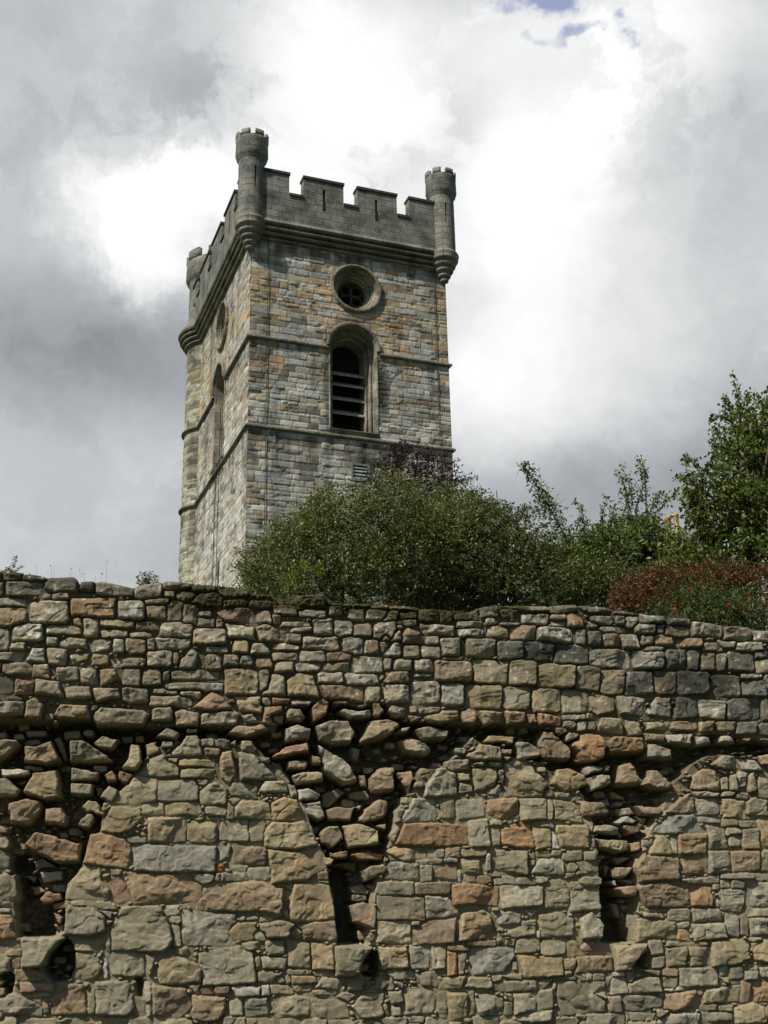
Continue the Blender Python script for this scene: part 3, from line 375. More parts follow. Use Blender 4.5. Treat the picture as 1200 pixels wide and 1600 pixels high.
def build_wall():
    H = .0078
    gu = axis(wall_uv(-60,1200)[0], wall_uv(1270,1200)[0], H, -13, 14, .05)
    gz = axis(wall_uv(0,1625)[1]-.02, wall_uv(0,870)[1], H, -2.2, 3.9, .05)
    U, Z = np.meshgrid(gu, gz)
    polys, kind, lev = [], [], []
    for (tx, ty), s in TILES.items():
        for e in s.replace('\n', ';').split(';'):
            k, *n = e.split(); n = [float(v) for v in n]
            if len(n) == 4: x0, y0, x1, y1 = n; n = [x0,y0,x1,y0,x1,y1,x0,y1]; box = True
            else: box = False
            P = [(tx+2.5*a, ty+2.5*b) for a, b in zip(n[::2], n[1::2])]
            Q = wall_poly(P)
            if box:                                     # knock the box out of true, chamfer the corners a little
                w, h = np.ptp(Q[:,0]), np.ptp(Q[:,1]); j = RS.uniform(-1, 1, (4,2))*np.array([min(.018,.1*w), min(.014,.12*h)]); Q = Q+j
                c = Q.mean(0); R = []
                for i in range(4):
                    a, b_, d = Q[i-1], Q[i], Q[(i+1) % 4]; f1, f2 = RS.uniform(.04, .2, 2)
                    R += [b_+(a-b_)*f1, b_+(d-b_)*f2]
                Q = np.array(R)
            polys.append(Q); kind.append(k[0]); lev.append(int(k[1]) if len(k) > 1 else 5)
    keepi = []                                          # drop a stone surveyed twice from neighbouring tiles
    for i_, Q in enumerate(polys):
        c = Q.mean(0); s = min(np.ptp(Q[:,0]), np.ptp(Q[:,1])); dup = False
        for j_ in keepi:
            R = polys[j_]; e_ = R.mean(0)
            if abs(c-e_).max() < .3:
                sj = min(np.ptp(R[:,0]), np.ptp(R[:,1]))
                if sdf_poly(R, c[:1], c[1:])[0] < -.22*sj and sdf_poly(Q, e_[:1], e_[1:])[0] < -.22*s: dup = True; break
        if not dup: keepi.append(i_)
    polys = [polys[k] for k in keepi]; kind = [kind[k] for k in keepi]; lev = [lev[k] for k in keepi]
    # warp the sample positions so joints wander
    WX = U + .010*fbm(U*7, Z*7, 1, 3) + .013*fbm(U*26, Z*26, 2, 3); WY = Z + .009*fbm(U*7, Z*7, 3, 3) + .011*fbm(U*26, Z*26, 4, 3)
    topx = np.array([wall_uv(*p) for p in TOP]); ztop = np.interp(U, topx[:,0], topx[:,1]) + .02*fbm(U*9, U*0+3, 5, 3)
    rec = np.zeros_like(U)
    for pts, dep in REC:
        P = wall_poly(pts); sd = sdf_poly(P, WX, WY); rec = np.maximum(rec, 0) + dep*ss(.02, -.05, sd) if dep < .2 and rec.max() > 0 else np.maximum(rec, dep*ss(.015, -.035, sd) + (.27*ss(.015,-.035,sd) if dep in (.22,.26,.32) and pts[0][1] < 1400 else 0))
    d1, d2, idx = raster(polys, gu, gz, WX, WY)
    # courses outside the surveyed part and fillers in the gaps
    extra = []; r2 = np.random.RandomState(5)
    z = -2.2
    while z < 4.2:
        h = r2.uniform(.10, .24); u = -13
        while u < 14:
            w = r2.uniform(.14, .5); extra.append((u+.008, z+.006, u+w-.008, z+h-.006)); u += w
        z += h
    def sample(f, u, v):
        return f[min(len(gz)-1, np.searchsorted(gz, v)), min(len(gu)-1, np.searchsorted(gu, u))]
    add = []
    for a, b, c, d in extra:
        if min(sample(d1, x, y) for x in (a, (a+c)/2, c) for y in (b, (b+d)/2, d)) > .004 and sample(rec, (a+c)/2, (b+d)/2) < .1: add.append((a,b,c,d,5))
    def put(lst):
        nonlocal d1, d2, idx
        n0 = len(polys); new = []
        for a, b, c, d, lv in lst:
            k = r2.randint(5, 8); 
            if (c-a) > .1:
                f = lambda: r2.uniform(.02, .2); w, h = c-a, d-b
                P = [(a+w*f()*.6,b),(c-w*f()*.6,b),(c,b+h*f()),(c,d-h*f()),(c-w*f()*.6,d),(a+w*f()*.6,d),(a,d-h*f()),(a,b+h*f())]
            else:
                t = np.sort(r2.uniform(0, 6.28, k)); P = [((a+c)/2+(c-a)/2*math.cos(x), (b+d)/2+(d-b)/2*math.sin(x)) for x in t]
            new.append(np.array(P))
            kind.append('glngy'[r2.randint(5)] if lv == 5 else 'gynlg'[r2.randint(5)]); lev.append(lv)
        e1, e2, ei = raster(new, gu, gz, WX, WY)
        m = e1 < d1; nd2 = np.where(m, np.minimum(d1, e2), np.minimum(d2, e1)); idx = np.where(m, ei+n0, idx); d1 = np.minimum(d1, e1); d2 = nd2; polys.extend(new)
    put(add)
    for rnd, (s0, s1, thr) in enumerate(((.05,.09,.035),(.025,.05,.018),(.018,.035,.012))):
        pts = []; us = r2.uniform(-4.7, 5.2, 9000); vs = r2.uniform(-1.6, 3.6, 9000)
        for u, v in zip(us, vs):
            if sample(d1, u, v) > thr and v < sample(ztop, u, v)-.03:
                s = r2.uniform(s0, s1); 
                if all(abs(u-p[0])+abs(v-p[1])*1.5 > (s+p[2])*.95 for p in pts[-400:]):
                    pts.append((u, v, s))
        put([(u-s*.75, v-s*.42, u+s*.75, v+s*.42, 5 if sample(rec, u, v) < .1 else int(r2.choice([2,2,3,3,3,4]))) for u, v, s in pts if sample(rec, u, v) < .1 or (sample(rec, u, v) < .42 and r2.rand() < .85)])
    nS = len(polys); kind = np.array(kind); lev = np.array(lev)
    cen = np.array([p.mean(0) for p in polys]); size = np.array([min(np.ptp(p[:,0]), np.ptp(p[:,1])) for p in polys])
    upper = ss(1.05, 1.35, Z + .04*U)*1.0              # the rougher, more open-jointed masonry above
    jw = .002 + .0035*upper
    e = np.minimum(-d1 + .009 - .003*upper, (d2-d1)*.5) - jw
    i = np.maximum(idx, 0); Lv = np.array([LEVEL[k] for k in lev])[i]
    rnd = r2.uniform(-1, 1, (nS, 8))
    Lv = Lv + np.where(Lv > -.05, .014, .03)*rnd[i,0] - np.where((Lv < -.05), .02, 0)
    mortar = -.021 - .023*upper + .011*fbm(U*3.1, Z*3.1, 40, 3)*(1-upper) + .008*fbm(U*22, Z*22, 7, 4) - rec*1.05*(1+.5*fbm(U*3, Z*3, 9, 3)) - rec*.7*np.abs(fbm(U*9, Z*11, 10, 4))
    mortar = mortar - .022*ss(.004, -.002, e)*ss(-.012, -.003, e)*ss(-.1, .15, fbm(U*4, Z*4, 44, 3))
    tx, tz = U-cen[i,0], Z-cen[i,1]
    face = Lv + tx*rnd[i,1]*.13 + tz*(rnd[i,2]*.15-.03)
    rough = .010 + .008*(lev[i] >= 6) + .006*upper
    face += rough*1.3*fbm(U*6+rnd[i,3]*9, Z*6+rnd[i,4]*9, 11, 3) + rough*.8*fbm(U*22+rnd[i,3]*9, Z*22, 12, 4)
    fac = fbm(U*6+rnd[i,5]*7, Z*10+rnd[i,6]*7, 13, 2); q5 = fac*4; face += rough*1.7*(np.floor(q5)+ss(.35,.65,q5-np.floor(q5)))/4*1.3     # chipped planes
    r3 = r2.uniform(-1, 1, (nS, 6)); r3 = r3[i]; an = r3[...,0]*3.14                       # broken facets meeting at blunt ridges
    face -= np.abs(tx*np.cos(an)+tz*np.sin(an)+r3[...,1]*.05)*.13*np.clip(r3[...,2]+.6, 0, 1.2)
    face -= np.clip(tx*np.cos(an*2)+tz*np.sin(an*2)-size[i]*.18, 0, 1)*.45*(r3[...,3] > .1)
    bed = (rnd[i,7] > .45); face -= np.where(bed, .006*np.abs(np.sin((Z+.01*fbm(U*5,Z*5,14,2))*190)), 0)  # bedding grooves
    face -= .010*np.clip(1-np.abs(fbm(U*2.6+rnd[i,6]*9, Z*3.4+rnd[i,5]*9, 15, 3))/.02, 0, 1)*(rnd[i,4] > .2)   # hairline cracks
    #                                                    # pits
    rr = np.clip(size[i]*.13, .008, .016)*(1+.5*(lev[i] >= 6)); t = np.clip(e/rr, 0, 1)
    prof = (1-(1-t)**2)**.42; isst = (e > 0) & (idx >= 0)
    face += .009*(Lv > -.05); depth = np.maximum(face-mortar, .006); h = np.where(isst, mortar+depth*prof, mortar)
    topd = ztop-Z; h = np.where(topd < .05, h-(.05-np.maximum(topd, 0))**2*14, h); h = np.where(topd < 0, -.62, h)
    # colour
    c = np.array([PAL[k] for k in kind])[i]
    v = r2.uniform(-1, 1, (nS, 3)); c = c*(1+.13*v[i][..., :1]); c = c*(1+v[i][..., 1:2]*np.array([.035, 0, -.05]))
    c *= (1+.5*fbm(U*5, Z*5, 21, 4)[..., None]); rust = ss(.08, .25, fbm(U*4+v[i][...,2]*8, Z*6, 22, 4))[..., None]*.22
    c = c*(1-rust)+c*np.array([1.3,.9,.55])*rust
    lich = np.isin(kind[i], list('lw'))*1.0; up2 = ss(1.2, 2.6, Z)
    sp = ss(.17, .25, fbm(U*24, Z*24, 23, 3) + .10*lich + .07*up2 + .14*fbm(U*3, Z*3, 24, 2) - .10 + .05*ss(.0,.03,np.gradient(h, axis=0)))*(.08+.92*np.maximum(lich*.35, up2))
    c = c*(1-sp[..., None]*.75) + np.array([.56,.545,.46])*sp[..., None]*.75
    mc = np.array([.235,.205,.13])*(1-.42*upper[..., None])*(1+.5*fbm(U*14, Z*14, 25, 4)[..., None])
    tm = ss(.0, .006, e)[..., None]*(idx >= 0)[..., None]; c = mc*(1-tm)+c*tm
    # weathering that has its own shape: black crust on the squared blocks, damp dark top courses, moss
    def blot(x, y, rx, ry):
        a = wall_uv(x, y); return np.exp(-((U-a[0])/(rx*WD/FPX))**2-((Z-a[1])/(ry*WD/FPX))**2)
    soot = np.clip(1.15*(blot(840,1017,90,16)+blot(1080,1060,110,26)+blot(1050,1100,110,18)*.6+blot(1150,1125,80,14)*.7+blot(1000,1060,22,20)*.8), 0, 1)*ss(-.16, .14, fbm(U*4, Z*4, 26, 4))
    c *= (1-.66*soot)[..., None]
    crust = ss(.30, .0, topd)*ss(-.2, .15, fbm(U*3, Z*8, 27, 4)); c *= (1-.55*crust)[..., None]
    c *= (1-.32*up2*ss(-.1,.2,fbm(U*1.6,Z*3,33,4)))[..., None]
    ms = (blot(330,930,75,26)+blot(500,945,90,14)*.8+blot(660,960,70,14)*.9+blot(790,950,50,12)*.8+blot(20,890,60,12)+blot(430,930,60,12)*.7+blot(575,1100,30,12)*.6)
    ms = ss(.25, .75, ms+.9*fbm(U*9, Z*9, 28, 4)); c = c*(1-ms[..., None])+np.array([.055,.052,.018])*(1+1.2*fbm(U*40, Z*40, 29, 2)[..., None])*ms[..., None]
    h = h+ms*(.012+.03*fbm(U*34, Z*34, 30, 3))*(topd > 0)
    P = WC + U[..., None]*WT + h[..., None]*WN + Z[..., None]*np.array([0,0,1.])
    keep = ((topd[:-1,:-1] > -.02) | (topd[1:,1:] > -.02) | (topd[1:,:-1] > -.02) | (topd[:-1,1:] > -.02))
    V, F, Cc = compact(P.reshape(-1,3), grid_faces(*U.shape, keep=keep), np.clip(c, .004, .9).reshape(-1,3))
    root = empty('ruined_wall', WC + np.array([0,0,-1.9]))
    tag(root, 'tall rubble stone wall in the foreground with torn-out vault scars and dark holes', 'wall')
    mesh_np('rubble_face', V, F, MAT_RUBBLE, root, Cc, smooth=True)
    # the rubble core behind the face
    us = np.linspace(-13, 14, 90); zt = np.interp(us, topx[:,0], topx[:,1])-.06
    bm = bmesh.new(); rows = []
    for uu, zz in zip(us, zt):
        rows.append([bm.verts.new(tuple(WC+WT*uu+WN*hh+np.array([0,0,z_]))) for hh, z_ in ((-.60,-2.2),(-.60,zz),(-1.0,zz-.03),(-1.0,-2.2))])
    for a, b in zip(rows, rows[1:]):
        for k in range(4): bm.faces.new((a[k], a[(k+1) % 4], b[(k+1) % 4], b[k]))
    bm.faces.new(rows[0]); bm.faces.new(rows[-1][::-1]); bmesh.ops.recalc_face_normals(bm, faces=bm.faces)
    me = bpy.data.meshes.new('wall_core'); bm.to_mesh(me); bm.free(); link('wall_core', me, mat_plain('core_rubble', (.12,.11,.08), sc=9), root)
    # two stone corbels left in the face are sub-shapes of the rubble; return the height lookup for the plants on top
    return lambda x: (np.interp(wall_uv(x, 930)[0], topx[:,0], topx[:,1]))
WALL_TOP = build_wall()

# ------------------------------------------------------------------ church tower
TO = np.array([-4.535, 36.759, 0.]); TY = .360
Ta = np.array([math.cos(TY), math.sin(TY), 0]); Tb = np.array([-math.sin(TY), math.cos(TY), 0]); ZZ = np.array([0, 0, 1.])
TW, TD, ZB, ZC = 7.5, 9.6, -1.0, 23.2
JOIN, TR_C, TR_R = 8.45, np.array([.68, 9.32]), 1.10                   # round stair turret at the back-left corner
def tw(p): p = np.asarray(p, float); return TO + p[..., :1]*Ta + p[..., 1:2]*Tb + p[..., 2:3]*ZZ
def bmesh_obj(name, bm, mat, parent, smooth=False, uvscale=1.0):
    bmesh.ops.recalc_face_normals(bm, faces=bm.faces); uv = bm.loops.layers.uv.new('uv')
    Am = Vector(Ta); Bm = Vector(Tb)
    for f in bm.faces:
        n = f.normal; f.smooth = smooth
        a, b = abs(n.dot(Am)), abs(n.dot(Bm))
        for lp in f.loops:
            p = lp.vert.co
            lp[uv].uv = ((p.dot(Am) if b >= a else p.dot(Bm)), p.z if abs(n.z) < .8 else p.dot(Bm)*.4+p.z)
    me = bpy.data.meshes.new(name); bm.to_mesh(me); bm.free(); return link(name, me, mat, parent)
def tbox(bm, a0, a1, b0, b1, z0, z1):
    vs = [bm.verts.new(tuple(tw((a, b, z)))) for z in (z0, z1) for a, b in ((a0,b0),(a1,b0),(a1,b1),(a0,b1))]
    for q in ((0,1,2,3),(4,5,6,7),(0,1,5,4),(1,2,6,5),(2,3,7,6),(3,0,4,7)): bm.faces.new([vs[k] for k in q])
def loft(bm, rows, closed=False):
    R = [[bm.verts.new(tuple(p)) for p in r] for r in rows]
    for a, b in zip(R, R[1:]):
        n = len(a)
        for k in range(n if closed else n-1): bm.faces.new((a[k], a[(k+1) % n], b[(k+1) % n], b[k]))
    return R
def sweep(bm, path, prof):
    """carry a moulding profile [(out, z)...] along a plan path, mitred at corners"""
    path = np.array(path); d = np.diff(path, axis=0); d /= np.linalg.norm(d, axis=1)[:, None]; nn = np.stack([-d[:,1], d[:,0]], 1)
    rows = []
    for k, p in enumerate(path):
        a, b = nn[max(k-1, 0)], nn[min(k, len(nn)-1)]; m = a+b; m = m/(m@a)
        rows.append([tw((p[0]+m[0]*o, p[1]+m[1]*o, z)) for o, z in prof])
    loft(bm, rows)
a0 = math.atan2(JOIN-TR_C[1], 0-TR_C[0])
ARC = [tuple(TR_C+TR_R*np.array([math.cos(a), math.sin(a)])) for a in np.linspace(a0, a0-math.radians(215), 22)]
PATH = [(TW, TD), (TW, 0), (0, 0), (0, JOIN)] + ARC[1:]
TPAL = dict(g=(.315,.30,.25), b=(.30,.298,.27), o=(.36,.265,.155), y=(.355,.305,.21), p=(.40,.385,.325), d=(.17,.158,.13), n=(.24,.205,.145))
def courses(w, z0, z1, r, side):
    polys, kind = [], []; z = z0
    while z < z1:
        h = r.choice([.12,.15,.18,.2,.23,.26]); x = -r.uniform(0, .3)
        while x < w:
            l = h*r.uniform(1.1, 3.4); ax, bx = max(x, -.02), min(x+l, w+.02)
            if w-bx < .15: bx = w+.02
            cx = (ax+bx)/2; cz = z+h/2; q = r.rand(); edge0 = min(cx, w-cx) < .7
            warm = 1.3*math.exp(-((cz-20.9)/1.55)**2)*(1.0 if side == 'f' else .8)+.26*math.exp(-((cz-18.)/1.6)**2)+.10+(.25 if edge0 else 0)
            if cz > 22.4: warm *= .3
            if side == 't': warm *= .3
            edge = min(cx, w-cx) < .7
            dk = .10+(.12 if edge else 0)+(.10 if (cz > 14.2 and cz < 17.5 and cx > 4.8 and side == 'f') else 0)
            pale = .3+.5*ss(18.4, 16, cz)
            if q < warm*.42: k = 'o' if r.rand() < .5 else 'y'
            elif q < warm*.42+dk: k = 'd' if r.rand() < .45 else 'n'
            else: k = 'p' if r.rand() < pale else ('g' if r.rand() < .6 else 'b')
            j = r.uniform(-.012, .012, 8)
            polys.append(np.array([(ax+.008+j[0], z+.008+j[1]), (bx-.008+j[2], z+.008+j[3]), (bx-.008+j[4], z+h-.008+j[5]), (ax+.008+j[6], z+h-.008+j[7])])); kind.append(k)
            x += l
            if bx >= w: break
        z += h
    return polys, kind
def masonry(name, w, z0, z1, place, parent, side, seed, holes=(), step=.028):
    r = np.random.RandomState(seed); gu = np.arange(0, w+step*.5, w/round(w/step)); gz = np.arange(z0, z1+step*.5, step)
    gu[-1] = w; gz[-1] = z1; U, Z = np.meshgrid(gu, gz); WX = U+.016*fbm(U*5,Z*5,seed,3); WY = Z+.020*fbm(U*3.5,Z*3.5,seed+1,3)
    polys, kind = courses(w, z0, z1, r, side); d1, d2, idx = raster(polys, gu, gz, WX, WY, .03)
    i = np.maximum(idx, 0); n = len(polys); rn = r.uniform(-1, 1, (n, 5)); e = np.minimum(-d1+.012, (d2-d1)*.5)-.006
    prof = ss(-.004, .022, e); h = -.018+prof*(.018+.012*rn[i,0]+  .018*fbm(U*6+rn[i,1], Z*7, seed+2, 4)) - .03*ss(.16,.32,fbm(U*2.5,Z*5,seed+3,4))*prof
    c = np.array([TPAL[k] for k in kind])[i]*(1+.15*rn[i,2:3].reshape(U.shape+(1,))); c = c*(1+.55*fbm(U*2.5, Z*4, seed+4, 5)[..., None])
    c = c*(.7+.3*prof[..., None])
    # black crust and run-off streaks, as on the stone itself
    st = ss(.04, .30, fbm(U*1.6, Z*.45, seed+5, 4)+.12*ss(16.5, 14.5, Z)*ss(3.5, 5, U)*(side == 'f')); c *= (1-.45*st)[..., None]
    bl = ss(.14, .3, fbm(U*2.2, Z*3.4, seed+6, 4)); c *= (1-.55*bl)[..., None]
    if side == 'f':
        for (x, z, rx, rz, a) in ((4.9,17.8,.3,1.1,.7),(2.85,17.8,.2,1.6,.65),(6.2,17.2,.9,.7,.35),(4.2,14.9,.7,.35,.5),(4.6,15.3,1.3,.5,.6),(3.9,20.35,.9,.25,.4),(.4,19,.4,2.2,.25)):
            c *= (1-a*ss(.2,.75,np.exp(-((U-x)/rx)**2-((Z-z)/rz)**2)+.5*fbm(U*5,Z*5,seed+7,3)))[..., None]
    for zl, dl in ((23.1, 1.5), (19.1, 1.1), (15.7, 1.6)):            # run-off below each ledge
        run = np.where(Z < zl, np.exp(-(zl-Z)/dl), 0)*ss(-.02, .22, fbm(U*4.5, Z*.35, seed+11, 4)+.05); c *= (1-.55*run)[..., None]
    c = c*np.array([.985,1.,1.03])*1.2
    c *= (1-.35*ss(22.5, 23.1, Z)*ss(-.2,.2,fbm(U*3,Z*1,seed+8,3)))[..., None]
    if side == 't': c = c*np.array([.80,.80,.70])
    P = place(U, Z, h); cu = (U[:-1,:-1]+U[1:,1:])/2; cz = (Z[:-1,:-1]+Z[1:,1:])/2; keep = np.ones(cu.shape, bool)
    for f in holes: keep &= ~f(cu, cz)
    V, F, Cc = compact(P.reshape(-1,3), grid_faces(*U.shape, keep=keep), np.clip(c,.004,.9).reshape(-1,3))
    return mesh_np(name, V, F, MAT_TOWER, parent, Cc, smooth=True)
def arch_hole(cx, zs, sp, r): return lambda u, z: ((abs(u-cx) < r) & (z > zs) & (z <= sp)) | ((z > sp) & (np.hypot(u-cx, z-sp) < r))
def arch_line(cx, zs, sp, r, n=18):
    return [(cx-r, zs)] + [(cx-r, zs+(sp-zs)*k/3) for k in (1,2)] + [(cx-r*math.cos(a), sp+r*math.sin(a)) for a in np.linspace(0, math.pi, n)] + [(cx+r, zs+(sp-zs)*k/3) for k in (2,1)] + [(cx+r, zs)]
def ring(cx, cz, r, n=40): return [(cx+r*math.cos(a), cz+r*math.sin(a)) for a in np.linspace(0, 2*math.pi, n, endpoint=False)]
def tower():
    root = empty('church_tower', tw((TW/2, TD/2, ZB)))
    tag(root, 'square battlemented church tower of grey and orange sandstone rising behind the wall', 'tower')
    fr = lambda pts, h: [tw((x, -h, z)) for x, z in pts]              # front plane, h = outwards
    lf = lambda pts, h: [tw((-h, x, z)) for x, z in pts]              # left plane
    WF, OF, VF = (3.80, 16.08, 19.27, .88), (3.93, 21.72, .84), (3.70, 4.33, 14.28, 14.86)
    WL, OL = (4.55, 16.08, 19.27, .84), (4.35, 21.75, .84)
    masonry('front_wall', TW, ZB, ZC, lambda U, Z, h: tw(np.stack([U, -h, Z], -1)), root, 'f', 31,
        [arch_hole(*WF), lambda u, z: np.hypot(u-OF[0], z-OF[1]) < OF[2], lambda u, z: (u > VF[0]) & (u < VF[1]) & (z > VF[2]) & (z < VF[3])])
    masonry('side_wall', JOIN+.05, ZB, ZC, lambda U, Z, h: tw(np.stack([-h, U, Z], -1)), root, 'l', 57,
        [arch_hole(*WL), lambda u, z: np.hypot(u-OL[0], z-OL[1]) < OL[2], lambda u, z: (abs(u-4.0) < .09) & (z > 10.9) & (z < 12.15)])
    L_ = TR_R*math.radians(215)
    def cyl(U, Z, h):
        a = a0-U/TR_R; rr = TR_R+h; return tw(np.stack([TR_C[0]+rr*np.cos(a), TR_C[1]+rr*np.sin(a), Z], -1))
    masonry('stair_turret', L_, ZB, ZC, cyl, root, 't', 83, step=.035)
    bm = bmesh.new()                                                   # plain walls away from the viewer and the floor of the roof
    for q in (((TW,.0),(TW,TD)), ((TW,TD),(0.6,TD))):
        (x0,y0),(x1,y1) = q; loft(bm, [[tw((x0,y0,ZB)), tw((x0,y0,ZC+.6))], [tw((x1,y1,ZB)), tw((x1,y1,ZC+.6))]])
    f = [bm.verts.new(tuple(tw(p))) for p in ((.1,.1,23.9),(TW-.1,.1,23.9),(TW-.1,TD-.1,23.9),(.1,TD-.1,23.9))]; bm.faces.new(f)
    bmesh_obj('rear_wall', bm, MAT_PARAPET, root)
    bm = bmesh.new(); tbox(bm, 1.25, TW-.9, 1.25, TD-.9, ZB, 23.85); bmesh_obj('black_inner_box', bm, MAT_DARK, root)  # black box added inside, its colour stands in for the unlit interior
    # string courses
    for z in (19.16, 15.80):
        bm = bmesh.new(); pr = [(-.02,z+.13),(.03,z+.10),(.105,z+.04),(.11,z-.01),(.06,z-.05),(-.02,z-.06)]
        if z > 18:
            sweep(bm, [(TW, TD), (TW, 0), (WF[0]+.96, 0)], pr); sweep(bm, [(WF[0]-.96, 0), (0, 0), (0, WL[0]-.96)], pr); sweep(bm, [(0, WL[0]+.96), (0, JOIN)]+ARC[1:], pr)
        else: sweep(bm, PATH, pr)
        bmesh_obj('string_course', bm, MAT_MOULD, root)
    # cornice of three rolls under the parapet
    pr = [(-.02, 23.02)]
    for k, (o, z) in enumerate(((.10,23.12),(.21,23.29),(.31,23.46))):
        for a in np.linspace(-1.9, 1.2, 7): pr.append((o-.045+.075*math.cos(a), z+.06*math.sin(a)))
        pr.append((o-.085, z+.07)); pr.append((o-.075, z+.105))
    pr += [(.38, 23.60), (.41, 23.66), (.37, 23.74), (.33, 23.80)]
    bm = bmesh.new(); sweep(bm, PATH, pr); bmesh_obj('cornice', bm, MAT_MOULD, root)
    # parapet
    bm = bmesh.new(); o, th = .33, .38; Z1, Z2 = 24.90, 25.76
    sweep(bm, PATH[:4], [(o, 23.78), (o, Z1), (o-th, Z1), (o-th, 23.78)])
    def slit(lo, hi, mid, s=.055): return [(lo, mid-s), (mid+s, hi)]
    FM = [(.25,1.29,None),(1.84,3.37,2.62),(3.92,5.48,4.66),(5.98,7.2,None)]
    LM = [(.25,.80,None),(1.32,3.05,2.2),(3.60,5.30,4.45),(5.85,7.55,6.7),(8.05,8.9,None)]
    cop = bmesh.new()
    def coping(a0_, a1_, b0_, b1_, z): tbox(cop, a0_, a1_, b0_, b1_, z, z+.10)
    for a, b, m in FM:
        if m is None: tbox(bm, a, b, -o, -o+th, Z1, Z2)
        else:
            for s in slit(a, b, m): tbox(bm, *s, -o, -o+th, Z1, Z2-.32)
            tbox(bm, a, b, -o, -o+th, Z2-.32, Z2)
        coping(a-.03, b+.03, -o-.05, -o+th+.05, Z2+.002)
    for (a, b) in zip(FM, FM[1:]): coping(a[1]-.0, b[0]+.0, -o-.05, -o+th+.05, Z1+.003)
    for a, b, m in LM:
        if m is None: tbox(bm, -o, -o+th, a, b, Z1, Z2)
        else:
            for s in slit(a, b, m): tbox(bm, -o, -o+th, *s, Z1, Z2-.32)
            tbox(bm, -o, -o+th, a, b, Z2-.32, Z2)
        coping(-o-.05, -o+th+.05, a-.03, b+.03, Z2+.002)
    for (a, b) in zip(LM, LM[1:]): coping(-o-.05, -o+th+.05, a[1], b[0], Z1+.003)
    for k in range(4):                                                  # far sides
        tbox(bm, .6+k*1.9, 1.9+k*1.9, TD+o-th, TD+o, Z1, Z2) if .6+k*1.9 < 6.5 else None
        tbox(bm, TW+o-th, TW+o, .8+k*2.1, 2.3+k*2.1, Z1, Z2)
    par = bmesh_obj('parapet', bm, MAT_PARAPET, root); bmesh_obj('coping', cop, MAT_LEAD, par)
    for m in (2.62, 4.66):                                             # black strips on the parapet face, standing in for the shade of slits
        bm = bmesh.new(); tbox(bm, m-.055, m+.055, -o-.003, -o+.02, 24.52, Z1+.01); bmesh_obj('slit_shade_strip', bm, MAT_DARK, par)
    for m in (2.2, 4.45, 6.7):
        bm = bmesh.new(); tbox(bm, -o-.003, -o+.02, m-.055, m+.055, 24.52, Z1+.01); bmesh_obj('slit_shade_strip', bm, MAT_DARK, par)  # same black strips in place of slit shade on the side parapet
    # corner turrets
    def lathe(prof, c, n=40, skip=None):
        bm = bmesh.new(); rows = [[tw((c[0]+r*math.cos(2*math.pi*k/n), c[1]+r*math.sin(2*math.pi*k/n), z)) for k in range(n)] for r, z in prof]
        R = loft(bm, rows, True); return bm, R
    def uvlathe(name, bm, mat, parent, c, scale=1.):
        bmesh.ops.recalc_face_normals(bm, faces=bm.faces); uv = bm.loops.layers.uv.new('uv'); cc = tw((c[0], c[1], 0))
        for f in bm.faces:
            f.smooth = False; m = f.calc_center_median(); am = math.atan2(m.y-cc[1], m.x-cc[0])
            for lp in f.loops:
                p = lp.vert.co; a = math.atan2(p.y-cc[1], p.x-cc[0]); a = am+((a-am+math.pi) % (2*math.pi)-math.pi); lp[uv].uv = (a*.5*scale, p.z)
        me = bpy.data.meshes.new(name); bm.to_mesh(me); bm.free(); o_ = link(name, me, mat, parent)
        me.shade_smooth()
        return o_
    def crown(parent, c, r, z0, z1, n=7, off=.2, th=.14):
        bm = bmesh.new(); rows = []
        def sec(a, z): return [tw((c[0]+q*math.cos(a), c[1]+q*math.sin(a), zz)) for q, zz in ((r,z0),(r+.02,z),(r-th,z+.03),(r-th,z0))]
        for k in range(n):
            a_ = 2*math.pi*k/n+off; w_ = 2*math.pi/n*.62; w2_ = 2*math.pi/n
            rows += [sec(a, z1) for a in np.linspace(a_, a_+w_, 6)] + [sec(a, z0+.03) for a in np.linspace(a_+w_+.004, a_+w2_-.004, 4)]
        loft(bm, rows+rows[:1], True)
        uvlathe('battlement', bm, MAT_PARAPET, parent, c)
    for j, (c, slits) in enumerate((((-.06,-.06), [(-1.42,)]), ((7.42,-.10), [(-1.30,)]), ((7.45,9.6), []))):
        pr = [(.03, 22.5)]
        for k, (r_, z_) in enumerate(((.09,22.62),(.18,22.81),(.28,23.01),(.38,23.22),(.48,23.44))):
            pr += [(r_-.02, z_-.10), (r_+.055, z_-.05), (r_+.075, z_), (r_+.05, z_+.06), (r_+.02, z_+.08)]
        pr += [(.585, 23.60), (.56, 23.68), (.49, 23.76)]
        tr = empty('corner_turret', tw((c[0], c[1], 22.5))); tr.parent = root; tr.matrix_parent_inverse = parent_inv(root)
        bm, R = lathe(pr, c); uvlathe('corbel', bm, MAT_MOULD, tr, c)
        zs = [23.76, 24.3, 24.85, 25.75, 26.1, 26.16]; bm, R = lathe([(.475, z) for z in zs], c, 48)
        if slits:
            # one arrow slit: open a facet and build its reveal
            bm.faces.ensure_lookup_table(); best = None
            dirn = -(tw((c[0], c[1], 0)))[:2]; ang = math.atan2(dirn[1], dirn[0])+.30
            for f in list(bm.faces):
                m = f.calc_center_median()
                if 24.9 < m.z < 25.7:
                    a_ = math.atan2(m.y-tw((c[0],c[1],0))[1], m.x-tw((c[0],c[1],0))[0]); dd = abs((a_-ang+math.pi) % (2*math.pi)-math.pi)
                    if best is None or dd < best[0]: best = (dd, f)
            f = best[1]; ring_ = [v.co.copy() for v in f.verts]; bm.faces.remove(f)
            cc = Vector(tw((c[0], c[1], 0))); inn = [Vector((cc.x+(p.x-cc.x)*.62, cc.y+(p.y-cc.y)*.62, p.z)) for p in ring_]
